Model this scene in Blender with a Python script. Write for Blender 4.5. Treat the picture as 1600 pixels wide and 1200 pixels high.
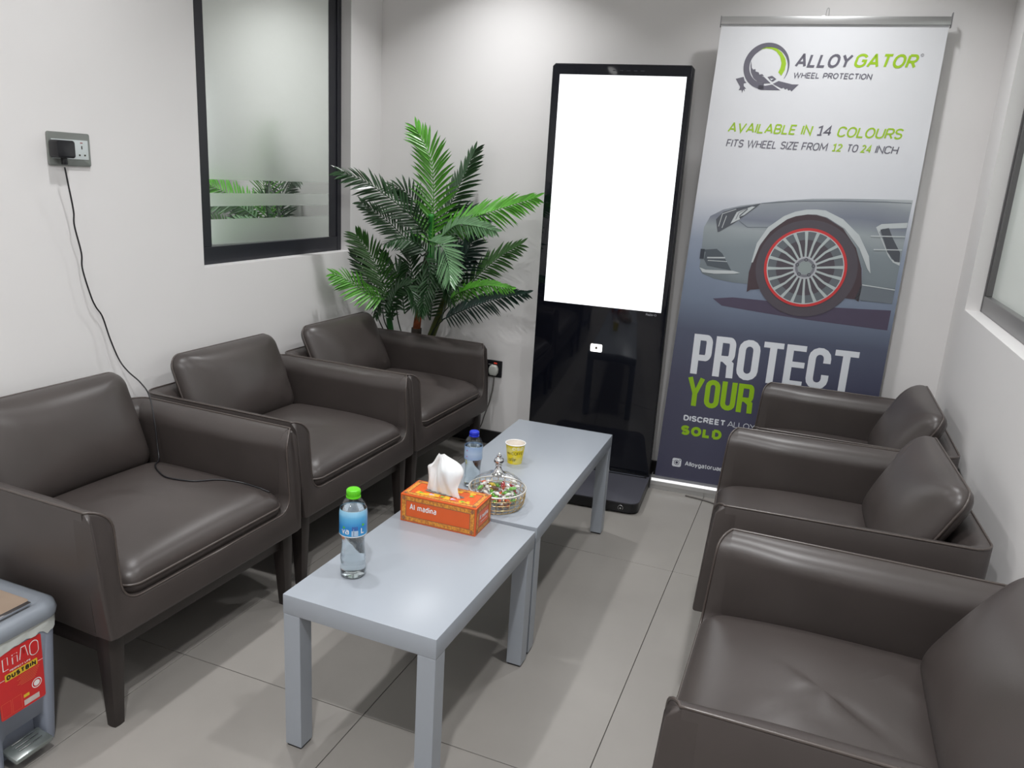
import bpy, bmesh, math, random
from mathutils import Vector, Matrix, Euler
PI = math.pi
R = math.radians
C = bpy.context.scene.collection
for o in list(bpy.data.objects):
    bpy.data.objects.remove(o)

# ---------------------------------------------------------------- camera
sc = bpy.context.scene
cam_data = bpy.data.cameras.new('camera')
cam_data.sensor_fit = 'HORIZONTAL'
cam_data.sensor_width = 36.0
cam_data.lens = 36.0 * 1216.1 / 1600.0
cam_data.clip_start = 0.02
cam = bpy.data.objects.new('camera', cam_data)
C.objects.link(cam)
ya, pi_, ro = R(20.807), R(14.961), R(-3.485)
fw = Vector((-math.sin(ya)*math.cos(pi_), math.cos(ya)*math.cos(pi_), -math.sin(pi_)))
r0 = Vector((math.cos(ya), math.sin(ya), 0))
d0 = fw.cross(r0)
rt = math.cos(ro)*r0 + math.sin(ro)*d0
dn = -math.sin(ro)*r0 + math.cos(ro)*d0
m = Matrix((rt, -dn, -fw)).transposed().to_4x4()
m.translation = Vector((0, 0, 1.4))
cam.matrix_world = m
sc.camera = cam

# ---------------------------------------------------------------- world, exposure, lights
sc.view_settings.view_transform = 'Standard'
sc.view_settings.look = 'None'
sc.view_settings.gamma = 1.0
sc.view_settings.exposure = -0.68
sc.view_settings.use_curve_mapping = False
sc.cycles.max_bounces = 10
sc.cycles.transparent_max_bounces = 24
sc.cycles.caustics_reflective = False
sc.cycles.caustics_refractive = False
sc.cycles.sample_clamp_indirect = 6.0
w = bpy.data.worlds.new('world')
sc.world = w
w.use_nodes = True
w.node_tree.nodes['Background'].inputs['Color'].default_value = (0.85, 0.93, 1, 1)
w.node_tree.nodes['Background'].inputs['Strength'].default_value = 0.35

CEIL = 2.62
LAMPS = [(-1.50, 0.30, 8, 120), (-1.50, 1.72, 10, 120), (-1.50, 3.18, 12.5, 112), (-0.35, 0.25, 50, 165), (-0.06, 1.70, 15, 130), (-0.06, 3.12, 11, 118),
         (-1.0, -1.0, 10, 160), (-0.5, -1.3, 12, 165)]
for i, (lx, ly, lp, lsp) in enumerate(LAMPS):
    ld = bpy.data.lights.new('downlight_lamp', 'AREA')
    ld.shape = 'DISK'; ld.size = 0.10; ld.energy = lp; ld.color = (0.985, 0.99, 1.0)
    ld.spread = R(lsp)
    lo = bpy.data.objects.new('downlight_lamp', ld)
    lo.location = (lx, ly, CEIL - 0.012)
    C.objects.link(lo)

# ---------------------------------------------------------------- materials
MATS = {}
def mat(name, col, rough=0.5, metal=0.0, spec=0.5, bump=0.0, bscale=50.0, var=0.0, vscale=4.0, coat=0.0,
        emis=None, estr=0.0, sheen=0.0, bdist=0.001, croughness=0.03, detail=3.0):
    if name in MATS: return MATS[name]
    mt = bpy.data.materials.new(name); mt.use_nodes = True
    nt = mt.node_tree; b = nt.nodes['Principled BSDF']
    b.inputs['Base Color'].default_value = (*col, 1)
    b.inputs['Roughness'].default_value = rough
    b.inputs['Metallic'].default_value = metal
    b.inputs['Specular IOR Level'].default_value = spec
    b.inputs['Coat Weight'].default_value = coat
    b.inputs['Coat Roughness'].default_value = croughness
    if emis:
        b.inputs['Emission Color'].default_value = (*emis, 1); b.inputs['Emission Strength'].default_value = estr
    tc = nt.nodes.new('ShaderNodeTexCoord')
    if bump:
        n = nt.nodes.new('ShaderNodeTexNoise'); n.inputs['Scale'].default_value = bscale; n.inputs['Detail'].default_value = detail
        nt.links.new(tc.outputs['Object'], n.inputs['Vector'])
        bp = nt.nodes.new('ShaderNodeBump'); bp.inputs['Strength'].default_value = bump; bp.inputs['Distance'].default_value = bdist
        nt.links.new(n.outputs['Fac'], bp.inputs['Height']); nt.links.new(bp.outputs['Normal'], b.inputs['Normal'])
    if var:
        n = nt.nodes.new('ShaderNodeTexNoise'); n.inputs['Scale'].default_value = vscale; n.inputs['Detail'].default_value = 5
        nt.links.new(tc.outputs['Object'], n.inputs['Vector'])
        rp = nt.nodes.new('ShaderNodeValToRGB')
        rp.color_ramp.elements[0].position = 0.3; rp.color_ramp.elements[1].position = 0.7
        rp.color_ramp.elements[0].color = (*[c*(1-var) for c in col], 1)
        rp.color_ramp.elements[1].color = (*[min(1, c*(1+var)) for c in col], 1)
        nt.links.new(n.outputs['Fac'], rp.inputs['Fac']); nt.links.new(rp.outputs['Color'], b.inputs['Base Color'])
    MATS[name] = mt
    return mt

def srgb(r, g, b):
    f = lambda c: (c/255/12.92) if c/255 <= 0.04045 else ((c/255+0.055)/1.055)**2.4
    return (f(r), f(g), f(b))

def thin_glass(name, tint=(1, 1, 1), rough=0.02, base=0.05, edge=0.6, ior=1.45):
    if name in MATS: return MATS[name]
    mt = bpy.data.materials.new(name); mt.use_nodes = True
    nt = mt.node_tree; nt.nodes.remove(nt.nodes['Principled BSDF'])
    out = nt.nodes['Material Output']
    tr = nt.nodes.new('ShaderNodeBsdfTransparent'); tr.inputs['Color'].default_value = (*tint, 1)
    gl = nt.nodes.new('ShaderNodeBsdfGlossy'); gl.inputs['Roughness'].default_value = rough
    lw = nt.nodes.new('ShaderNodeLayerWeight'); lw.inputs['Blend'].default_value = 0.35
    mr = nt.nodes.new('ShaderNodeMapRange'); mr.inputs['To Min'].default_value = base; mr.inputs['To Max'].default_value = edge
    mx = nt.nodes.new('ShaderNodeMixShader')
    nt.links.new(lw.outputs['Facing'], mr.inputs['Value']); nt.links.new(mr.outputs['Result'], mx.inputs['Fac'])
    nt.links.new(tr.outputs[0], mx.inputs[1]); nt.links.new(gl.outputs[0], mx.inputs[2]); nt.links.new(mx.outputs[0], out.inputs[0])
    MATS[name] = mt
    return mt

def refr_glass(name, col=(1, 1, 1), ior=1.33, rough=0.0):
    if name in MATS: return MATS[name]
    mt = bpy.data.materials.new(name); mt.use_nodes = True
    b = mt.node_tree.nodes['Principled BSDF']
    b.inputs['Base Color'].default_value = (*col, 1); b.inputs['Transmission Weight'].default_value = 1
    b.inputs['IOR'].default_value = ior; b.inputs['Roughness'].default_value = rough
    MATS[name] = mt
    return mt

M_wall = mat('painted_wall', srgb(236, 234, 233), 0.6, spec=0.3, bump=0.06, bscale=160, var=0.012, vscale=2.5)
M_ceil = mat('ceiling_paint', srgb(232, 232, 230), 0.8, bump=0.03, bscale=120)
M_tile = mat('porcelain_tile', srgb(143, 139, 134), 0.38, spec=0.45, bump=0.05, bscale=220, var=0.07, vscale=3.0)
M_grout = mat('grout', srgb(70, 67, 64), 0.9, bump=0.1, bscale=300)
M_skirt = mat('black_skirting', srgb(36, 35, 36), 0.35, bump=0.03, bscale=100)
M_leather = mat('brown_leather', srgb(66, 60, 58), 0.37, spec=0.5, bump=0.16, bscale=420, var=0.10, vscale=6, bdist=0.0006)
M_leather_in = M_leather
M_piping = mat('leather_piping', srgb(74, 66, 62), 0.32, spec=0.6, bump=0.1, bscale=300, bdist=0.0004)
M_wood = mat('dark_stained_wood', srgb(42, 36, 34), 0.42, bump=0.08, bscale=60, var=0.12, vscale=14)
M_table = mat('grey_laminate', srgb(155, 161, 169), 0.33, spec=0.5, bump=0.03, bscale=500, var=0.01, vscale=8, bdist=0.0003)
M_foot = mat('black_rubber', srgb(25, 25, 25), 0.7, bump=0.05, bscale=200)
M_frame = mat('window_frame_black', srgb(34, 35, 42), 0.35, spec=0.5, bump=0.02, bscale=200)
M_frame_g = mat('window_frame_reflect_grey', srgb(98, 97, 98), 0.3, spec=0.6, bump=0.02, bscale=200)  # lighter base grey holds the reflections on the satin frame

# ---------------------------------------------------------------- helpers
def tag(o, label=None, cat=None, group=None, kind=None):
    if label: o['label'] = label
    if cat: o['category'] = cat
    if group: o['group'] = group
    if kind: o['kind'] = kind
    return o

def link(name, me, mt=None, parent=None, smooth=False):
    o = bpy.data.objects.new(name, me)
    if mt and not me.materials: me.materials.append(mt)
    C.objects.link(o)
    if parent: o.parent = parent
    if smooth:
        me.polygons.foreach_set('use_smooth', [True]*len(me.polygons))
    return o

def empty(name, loc=(0, 0, 0), rz=0.0):
    o = bpy.data.objects.new(name, None); C.objects.link(o)
    o.location = loc; o.rotation_euler = (0, 0, rz); o.empty_display_size = 0.05
    return o

def mesh(name, verts, faces):
    me = bpy.data.meshes.new(name)
    me.from_pydata([tuple(v) for v in verts], [], faces); me.update()
    return me

def recalc(me):
    bm = bmesh.new(); bm.from_mesh(me); bmesh.ops.recalc_face_normals(bm, faces=bm.faces); bm.to_mesh(me); bm.free()
    return me

def bm_box(bm, x0, x1, y0, y1, z0, z1, M=None):
    vs = [bm.verts.new(v) for v in ((x0,y0,z0),(x1,y0,z0),(x1,y1,z0),(x0,y1,z0),(x0,y0,z1),(x1,y0,z1),(x1,y1,z1),(x0,y1,z1))]
    if M:
        for v in vs: v.co = M @ v.co
    for f in ((0,3,2,1),(4,5,6,7),(0,1,5,4),(1,2,6,5),(2,3,7,6),(3,0,4,7)):
        bm.faces.new([vs[i] for i in f])
    return vs

def bm_finish(name, bm, mt, parent=None, bevel=0.0, seg=2, smooth=False, angle=35):
    if bevel:
        bmesh.ops.bevel(bm, geom=list(bm.edges), offset=bevel, segments=seg, profile=0.5, affect='EDGES', clamp_overlap=True)
    me = bpy.data.meshes.new(name); bm.to_mesh(me); bm.free()
    o = link(name, me, mt, parent)
    if smooth or bevel:
        me.polygons.foreach_set('use_smooth', [True]*len(me.polygons))
        try: me.set_sharp_from_angle(angle=R(angle))
        except Exception: pass
    return o

def box(name, x0, x1, y0, y1, z0, z1, mt, parent=None, bevel=0.0, seg=2, M=None):
    bm = bmesh.new(); bm_box(bm, x0, x1, y0, y1, z0, z1, M)
    return bm_finish(name, bm, mt, parent, bevel, seg)

def catmull(pts, n=8, closed=False):
    P = [Vector(p) for p in pts]; out = []
    N = len(P); rng = range(N if closed else N-1)
    for i in rng:
        g = (lambda k: P[k % N]) if closed else (lambda k: P[max(0, min(N-1, k))])
        p0, p1, p2, p3 = g(i-1), g(i), g(i+1), g(i+2)
        for j in range(n):
            t = j/n
            out.append(0.5*((2*p1)+(-p0+p2)*t+(2*p0-5*p1+4*p2-p3)*t*t+(-p0+3*p1-3*p2+p3)*t**3))
    if not closed: out.append(P[-1].copy())
    return out

def tube_geo(pts, r, sides=8, closed=False, radii=None):
    P = [Vector(p) for p in pts]; n = len(P); verts = []; faces = []
    up = None
    for i in range(n):
        a = P[(i-1) % n] if (closed or i > 0) else P[i]
        b = P[(i+1) % n] if (closed or i < n-1) else P[i]
        t = (b-a).normalized()
        if up is None:
            up = Vector((0, 0, 1)) if abs(t.z) < 0.9 else Vector((1, 0, 0))
        s = t.cross(up)
        if s.length < 1e-6: s = t.cross(Vector((0.3, 1, 0.2)))
        s.normalize(); up = s.cross(t).normalized()
        rr = radii[i] if radii else r
        for k in range(sides):
            an = 2*PI*k/sides
            verts.append(P[i] + s*(math.cos(an)*rr) + up*(math.sin(an)*rr))
    m_ = n if closed else n-1
    for i in range(m_):
        for k in range(sides):
            a = i*sides+k; b = i*sides+(k+1) % sides
            c = ((i+1) % n)*sides+(k+1) % sides; d = ((i+1) % n)*sides+k
            faces.append((a, b, c, d))
    if not closed:
        faces.append(tuple(range(sides))[::-1]); faces.append(tuple((n-1)*sides+k for k in range(sides)))
    return verts, faces

def tube(name, pts, r, mt, parent=None, sides=8, closed=False, radii=None):
    v, f = tube_geo(pts, r, sides, closed, radii)
    return link(name, recalc(mesh(name, v, f)), mt, parent, smooth=True)

def tubes(name, lists, r, mt, parent=None, sides=6, closed=False):
    V = []; F = []
    for pts in lists:
        v, f = tube_geo(pts, r, sides, closed); o = len(V); V += v; F += [tuple(i+o for i in q) for q in f]
    return link(name, recalc(mesh(name, V, F)), mt, parent, smooth=True)

def lathe(name, prof, mt, parent=None, seg=40, smooth=True, z=0.0, sharp=40):
    V = []; F = []; rings = []
    for r, h in prof:
        if r < 1e-6:
            rings.append([len(V)]); V.append((0, 0, h+z))
        else:
            rings.append(list(range(len(V), len(V)+seg)))
            V += [(r*math.cos(2*PI*k/seg), r*math.sin(2*PI*k/seg), h+z) for k in range(seg)]
    for a, b in zip(rings, rings[1:]):
        for k in range(seg):
            if len(a) == 1 and len(b) == 1: continue
            if len(a) == 1: F.append((a[0], b[(k+1) % seg], b[k]))
            elif len(b) == 1: F.append((a[k], a[(k+1) % seg], b[0]))
            else: F.append((a[k], a[(k+1) % seg], b[(k+1) % seg], b[k]))
    me = recalc(mesh(name, V, F))
    o = link(name, me, mt, parent, smooth=smooth)
    if smooth:
        try: me.set_sharp_from_angle(angle=R(sharp))
        except Exception: pass
    return o

def rrect(w_, h_, r, n=6):
    out = []
    for cx, cy, a0 in ((w_/2-r, h_/2-r, 0), (-w_/2+r, h_/2-r, 90), (-w_/2+r, -h_/2+r, 180), (w_/2-r, -h_/2+r, 270)):
        for k in range(n+1):
            a = R(a0+90*k/n); out.append((cx+r*math.cos(a), cy+r*math.sin(a)))
    return out

def ngon_plate(name, pts, z0, z1, mt, parent=None, bevel=0.0, seg=2, M=None):
    bm = bmesh.new()
    a = [bm.verts.new((x, y, z0)) for x, y in pts]; b = [bm.verts.new((x, y, z1)) for x, y in pts]
    n = len(pts)
    bm.faces.new(a[::-1]); bm.faces.new(b)
    for i in range(n): bm.faces.new((a[i], a[(i+1) % n], b[(i+1) % n], b[i]))
    bmesh.ops.recalc_face_normals(bm, faces=bm.faces)
    if bevel:
        es = [e for e in bm.edges if (e.verts[0].co.z == e.verts[1].co.z)]
        bmesh.ops.bevel(bm, geom=es, offset=bevel, segments=seg, profile=0.5, affect='EDGES', clamp_overlap=True)
    if M:
        for v in bm.verts: v.co = M @ v.co
    return bm_finish(name, bm, mt, parent, 0, smooth=True, angle=40)

def flat_poly_geo(pts, z=0.0):
    """triangulated flat polygon -> verts, faces"""
    bm = bmesh.new()
    vs = [bm.verts.new((x, y, z)) for x, y in pts]
    f = bm.faces.new(vs)
    if f.normal.z < 0 or (f.calc_area() > 0 and sum((pts[i][0]*pts[(i+1) % len(pts)][1]-pts[(i+1) % len(pts)][0]*pts[i][1]) for i in range(len(pts))) < 0):
        bmesh.ops.reverse_faces(bm, faces=[f])
    bmesh.ops.triangulate(bm, faces=bm.faces)
    bm.verts.index_update()
    V = [tuple(v.co) for v in bm.verts]; F = [tuple(v.index for v in f.verts) for f in bm.faces]
    bm.free()
    return V, F

def merge(parts):
    V = []; F = []
    for v, f in parts:
        o = len(V); V += list(v); F += [tuple(i+o for i in q) for q in f]
    return V, F

def stroke_geo(pts, wd, z=0.0, closed=False):
    P = [Vector((p[0], p[1])) for p in pts]; n = len(P); V = []; F = []
    for i in range(n):
        a = P[(i-1) % n] if (closed or i > 0) else None
        b = P[(i+1) % n] if (closed or i < n-1) else None
        d1 = (P[i]-a).normalized() if a is not None else (b-P[i]).normalized()
        d2 = (b-P[i]).normalized() if b is not None else d1
        n1 = Vector((-d1.y, d1.x)); n2 = Vector((-d2.y, d2.x)); mm = n1+n2
        if mm.length < 1e-6: mm = n1
        mm.normalize(); k = 1/max(0.4, mm.dot(n1))
        V.append((*(P[i]+mm*wd/2*k), z)); V.append((*(P[i]-mm*wd/2*k), z))
    for i in range(n if closed else n-1):
        j = (i+1) % n
        F.append((2*i+1, 2*j+1, 2*j, 2*i))
    return V, F

def text_geo(s, x0, y0, w_, h_, z=0.0, bold=0.0, shear=0.0):
    """text as flat triangles fitted to the box (x0, y0)-(x0+w, y0+h)"""
    cu = bpy.data.curves.new('t', 'FONT'); cu.body = s; cu.size = 1.0; cu.offset = bold; cu.shear = shear
    cu.fill_mode = 'FRONT'; cu.resolution_u = 4
    ob = bpy.data.objects.new('t', cu)
    me = bpy.data.meshes.new_from_object(ob)
    V = [tuple(v.co) for v in me.vertices]; F = [tuple(p.vertices) for p in me.polygons]
    bpy.data.objects.remove(ob); bpy.data.curves.remove(cu); bpy.data.meshes.remove(me)
    xs = [v[0] for v in V]; ys = [v[1] for v in V]
    ax, bx, ay, by = min(xs), max(xs), min(ys), max(ys)
    kx = w_/(bx-ax) if w_ else h_/(by-ay); ky = h_/(by-ay)
    return [(x0+(v[0]-ax)*kx, y0+(v[1]-ay)*ky, z) for v in V], F

def _arc(cx_, cy_, rx, ry, a0, a1, n=7):
    return [(cx_+rx*math.cos(R(a0+(a1-a0)*k/n)), cy_+ry*math.sin(R(a0+(a1-a0)*k/n))) for k in range(n+1)]
CHW = {'I': 0.0, 'i': 0.0, 'l': 0.0, '1': 0.38, 'M': 0.86, 'W': 1.0, 'w': 0.8, 'm': 0.85, 'L': 0.46, 'E': 0.48, 'F': 0.46, 'T': 0.56, 'S': 0.52, 'B': 0.54, 'P': 0.52, 'R': 0.55, 'O': 0.66, 'C': 0.58, 'G': 0.64, 'N': 0.60,
       'A': 0.66, 'V': 0.64, 'U': 0.58, 'D': 0.58, 'H': 0.58, 'Y': 0.60, 'K': 0.54, 'Z': 0.52, '2': 0.48, '4': 0.54, ' ': 0.22, '-': 0.3, 'o': 0.48, 'a': 0.44, 'g': 0.46, 'y': 0.46, 't': 0.28, 'r': 0.26, 'u': 0.44, 'e': 0.46, 'n': 0.44, 'd': 0.46,
       'c': 0.42, 'f': 0.28, 's': 0.40, 'p': 0.46, 'v': 0.42}
def glyph(ch, x, y, w, h):
    '''centre lines of one sans letter in the box x..x+w, y..y+h'''
    X, Y, m, q = x+w, y+h, x+w/2, y+h/2
    r = min(w/2, h/4); xh = y+h*0.70
    def oval(x0, x1, y0, y1):
        rx = (x1-x0)/2; ry = min(rx*1.05, (y1-y0)/2); c_ = (x0+x1)/2
        return (_arc(c_, y1-ry, rx, ry, 180, 0)+_arc(c_, y0+ry, rx, ry, 0, -180), True)
    def bowl(y0, y1, xx=None):
        xx = xx or X; rr = min((y1-y0)/2, w*0.6)
        return ([(x, y1), (xx-rr, y1)]+_arc(xx-rr, y1-rr, rr, rr, 85, 0, 5)+_arc(xx-rr, y0+rr, rr, rr, 0, -85, 5)+[(xx-rr, y0), (x, y0)], False)
    L = lambda *p: (list(p), False)
    D = {
    'A': [L((x, y), (m-h*0.01, Y), (m+h*0.01, Y), (X, y)), L((x+w*0.2, y+h*0.3), (X-w*0.2, y+h*0.3))],
    'L': [L((x, Y), (x, y), (X, y))], 'O': [oval(x, X, y, Y)], 'D': [L((x, y), (x, Y)), bowl(y, Y)],
    'Y': [L((x, Y), (m, q), (X, Y)), L((m, y), (m, q))], 'T': [L((x, Y), (X, Y)), L((m, y), (m, Y))],
    'G': [(([(X, Y-h*0.2)])+_arc(m, Y-r*1.15, w/2, r*1.15, 35, 180)+_arc(m, y+r*1.15, w/2, r*1.15, 180, 360)+[(X, q), (m+w*0.1, q)], False)],
    'C': [([(X, Y-h*0.22)]+_arc(m, Y-r*1.15, w/2, r*1.15, 30, 180)+_arc(m, y+r*1.15, w/2, r*1.15, 180, 330)+[(X, y+h*0.22)], False)],
    'R': [L((x, y), (x, Y)), bowl(y+h*0.46, Y), L((m, y+h*0.46), (X, y))], 'P': [L((x, y), (x, Y)), bowl(y+h*0.42, Y)],
    'B': [L((x, y), (x, Y)), bowl(y+h*0.52, Y, X-w*0.06), bowl(y, y+h*0.52)],
    'E': [L((X, Y), (x, Y), (x, y), (X, y)), L((x, q), (X-w*0.1, q))], 'F': [L((X, Y), (x, Y), (x, y)), L((x, q), (X-w*0.1, q))],
    'H': [L((x, y), (x, Y)), L((X, y), (X, Y)), L((x, q), (X, q))], 'I': [L((m, y), (m, Y))],
    'W': [L((x, Y), (x+w*0.24, y), (m, Y), (X-w*0.24, y), (X, Y))], 'M': [L((x, y), (x+w*0.06, Y), (m, y+h*0.25), (X-w*0.06, Y), (X, y))],
    'N': [L((x, y), (x, Y), (X, y), (X, Y))], 'V': [L((x, Y), (m, y), (X, Y))], 'Z': [L((x, Y), (X, Y), (x, y), (X, y))], 'K': [L((x, y), (x, Y)), L((X, Y), (x, q-h*0.08)), L((x+w*0.35, q+h*0.06), (X, y))],
    'U': [([(x, Y)]+_arc(m, y+r*1.15, w/2, r*1.15, 180, 360)+[(X, Y)], False)],
    'S': [([(X, Y-h*0.14)]+_arc(m, Y-h*0.25, w/2, h*0.25, 40, 235, 9)+_arc(m, y+h*0.26, w/2, h*0.26, 55, -140, 9)+[(x, y+h*0.14)], False)],
    '1': [L((x, Y-h*0.16), (X-w*0.3, Y), (X-w*0.3, y)), L((x, y), (X, y))], '4': [L((X-w*0.25, y), (X-w*0.25, Y), (x, y+h*0.3), (X, y+h*0.3))],
    '2': [([(x, Y-h*0.15)]+_arc(m, Y-h*0.28, w/2, h*0.28, 140, -20, 8)+[(x, y), (X, y)], False)], '-': [L((x, q), (X, q))],
    'o': [oval(x, X, y, xh)], 'a': [([(x+w*0.1, xh-h*0.02)]+_arc(X-w*0.4, xh-h*0.14, w*0.4, h*0.14, 100, 0, 5)+[(X, y)], False), ([(X, y+h*0.40), (x+w*0.35, y+h*0.40)]+_arc(x+w*0.35, y+h*0.20, w*0.35, h*0.20, 90, 270, 6)+[(X, y)], False)], 'd': [oval(x, X, y, xh), L((X, y), (X, Y))],
    'g': [oval(x, X, y, xh), ([(X, xh), (X, y-h*0.1)]+_arc(m, y-h*0.1, w/2, h*0.14, 0, -150, 6), False)], 'p': [oval(x, X, y, xh), L((x, y-h*0.25), (x, xh))],
    'y': [L((x, xh), (m, y)), L((X, xh), (x+w*0.2, y-h*0.25))], 't': [L((m, Y*0.94+y*0.06), (m, y), (X, y)), L((x, xh), (X, xh))],
    'r': [L((x, y), (x, xh)), ([(x, xh-h*0.16)]+[(m, xh), (X, xh)], False)], 'u': [([(x, xh)]+_arc(m, y+h*0.2, w/2, h*0.2, 180, 360)+[(X, y+h*0.2)], False), L((X, y), (X, xh))],
    'n': [L((x, y), (x, xh)), ([(x, xh-h*0.2)]+_arc(m, xh-h*0.2, w/2, h*0.2, 180, 0)+[(X, y)], False)],
    'm': [L((x, y), (x, xh)), ([(x, xh-h*0.15)]+_arc(x+w/4, xh-h*0.15, w/4, h*0.15, 180, 0)+[(m, y)], False), ([(m, xh-h*0.15)]+_arc(X-w/4, xh-h*0.15, w/4, h*0.15, 180, 0)+[(X, y)], False)],
    'e': [([(x, y+h*0.35), (X, y+h*0.35)]+_arc(m, xh-h*0.2, w/2, h*0.2, 0, 180)+_arc(m, y+h*0.2, w/2, h*0.2, 180, 320), False)],
    'c': [(_arc(m, xh-h*0.2, w/2, h*0.2, 30, 180)+_arc(m, y+h*0.2, w/2, h*0.2, 180, 330), False)], 's': [([(X, xh-h*0.06)]+_arc(m, xh-h*0.17, w/2, h*0.17, 50, 240)+_arc(m, y+h*0.18, w/2, h*0.18, 60, -140), False)],
    'l': [L((m, y), (m, Y))], 'i': [L((m, y), (m, xh)), L((m, Y-h*0.12), (m, Y))], 'f': [([(m, y), (m, Y-h*0.15)]+[(m+w*0.2, Y), (X, Y)], False), L((x, xh), (X, xh))],
    'v': [L((x, xh), (m, y), (X, xh))],
    }
    return D.get(ch, [])
def stroke_text(s, x0, y0, w_, h_, th, z=0.0, shear=0.0, gap=None, thick_fit=None):
    '''sans lettering built from strokes of width th, fitted to the box'''
    tf = thick_fit or th
    gp = gap if gap is not None else th*0.45
    hh = h_-tf
    units = sum(CHW.get(c, 0.5) for c in s)*hh
    k = (w_-tf*len(s)-gp*(len(s)-1))/units
    x = x0; out = []; n = 0
    for c in s:
        cw = CHW.get(c, 0.5)*hh*k
        for pl_, cl in glyph(c, x+tf/2, y0+tf/2, cw, hh):
            if len(pl_) < 2: continue
            q = [pl_[0]]
            for p in pl_[1:]:
                if abs(p[0]-q[-1][0])+abs(p[1]-q[-1][1]) > 1e-6: q.append(p)
            if cl and abs(q[0][0]-q[-1][0])+abs(q[0][1]-q[-1][1]) < 1e-6: q.pop()
            V, F = stroke_geo(q, th, z+(n % 7)*0.00006, cl); n += 1
            out.append(([(vx+shear*(vy-y0), vy, vz) for vx, vy, vz in V], F))
        x += cw+tf+gp
    return merge(out)

def geo_obj(name, geo, mt, parent=None, M=None, fn=None):
    V, F = geo
    if fn: V = [fn(v) for v in V]
    if M: V = [M @ Vector(v) for v in V]
    return link(name, mesh(name, V, F), mt, parent)

def struct(o):
    o['kind'] = 'structure'; return o

# ================================================================ SETTING
XL, XR, YB, YF = -2.21, 0.547, 3.68, -2.4
WT = 0.14
def wall_with_opening(name, axis_x, inner, y0, y1, oy0, oy1, oz0, oz1):
    bm = bmesh.new(); a, b = (axis_x, axis_x+inner*WT) if inner > 0 else (axis_x+inner*WT, axis_x)
    bm_box(bm, a, b, y0, oy0, 0, CEIL); bm_box(bm, a, b, oy1, y1, 0, CEIL)
    bm_box(bm, a, b, oy0, oy1, 0, oz0); bm_box(bm, a, b, oy0, oy1, oz1, CEIL)
    return struct(bm_finish(name, bm, M_wall))
OLY0, OLY1, OLZ0, OLZ1 = 2.385, 3.40, 0.985, 2.25
ORY0, ORY1 = 1.35, 3.42
ORZ0 = 1.003
wall_with_opening('wall_left', XL, -1, YF, YB, OLY0, OLY1, OLZ0, OLZ1)
wall_with_opening('wall_right', XR, 1, YF, YB, ORY0, ORY1, ORZ0, OLZ1)
struct(box('wall_back', XL-WT, XR+WT, YB, YB+WT, 0, CEIL, M_wall))
struct(box('wall_front', XL-WT, XR+WT, YF-WT, YF, 0, CEIL, M_wall))
struct(box('ceiling', XL-WT, XR+WT, YF-WT, YB+WT, CEIL, CEIL+0.1, M_ceil))
fl = struct(box('floor', XL-WT, XR+WT, YF-WT, YB+WT, -0.1, -0.003, M_grout))
# tiles, each its own piece
TX0, TDX, TY0, TDY = -0.340, 0.6025, 1.522, 1.19
g = 0.0011
tile_cache = {}
for i in range(-4, 3):
    for j in range(-4, 3):
        a = max(XL, TX0+i*TDX+g); b = min(XR, TX0+(i+1)*TDX-g)
        c = max(YF, TY0+j*TDY+g); d = min(YB, TY0+(j+1)*TDY-g)
        if b-a < 0.02 or d-c < 0.02: continue
        box('tile', a, b, c, d, -0.003, 0.0, M_tile, fl, bevel=0.0006, seg=1)
# skirting boards
def skirt(name, x0, x1, y0, y1):
    bm = bmesh.new(); bm_box(bm, x0, x1, y0, y1, 0, 0.075)
    return struct(bm_finish(name, bm, M_skirt, bevel=0.002, seg=1))
skirt('baseboard_back', XL+0.0125, XR-0.0125, YB-0.012, YB)
skirt('baseboard_left', XL, XL+0.012, YF, YB)
skirt('baseboard_right', XR-0.012, XR, YF, YB)

# ---- window_1 (left): frame, mirror-film pane with frosted bands
def pane_mat(name, rough, refl, dif, tint=(0.86, 0.93, 0.88, 1)):
    mt = bpy.data.materials.new(name); mt.use_nodes = True
    nt = mt.node_tree; b = nt.nodes['Principled BSDF']; out = nt.nodes['Material Output']
    b.inputs['Base Color'].default_value = (*dif, 1); b.inputs['Roughness'].default_value = 0.6
    b.inputs['Coat Weight'].default_value = 0.6; b.inputs['Coat Roughness'].default_value = 0.02
    gl = nt.nodes.new('ShaderNodeBsdfGlossy'); gl.inputs['Roughness'].default_value = rough
    gl.inputs['Color'].default_value = tint
    mx = nt.nodes.new('ShaderNodeMixShader'); mx.inputs['Fac'].default_value = refl
    nt.links.new(b.outputs[0], mx.inputs[1]); nt.links.new(gl.outputs[0], mx.inputs[2]); nt.links.new(mx.outputs[0], out.inputs[0])
    return mt
M_mirror = pane_mat('mirror_film_glass', 0.01, 0.93, srgb(170, 180, 175), (0.98, 1.0, 0.98, 1))
M_frost = pane_mat('frosted_film_glass', 0.22, 0.72, srgb(236, 242, 236), (0.93, 0.98, 0.94, 1))
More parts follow.
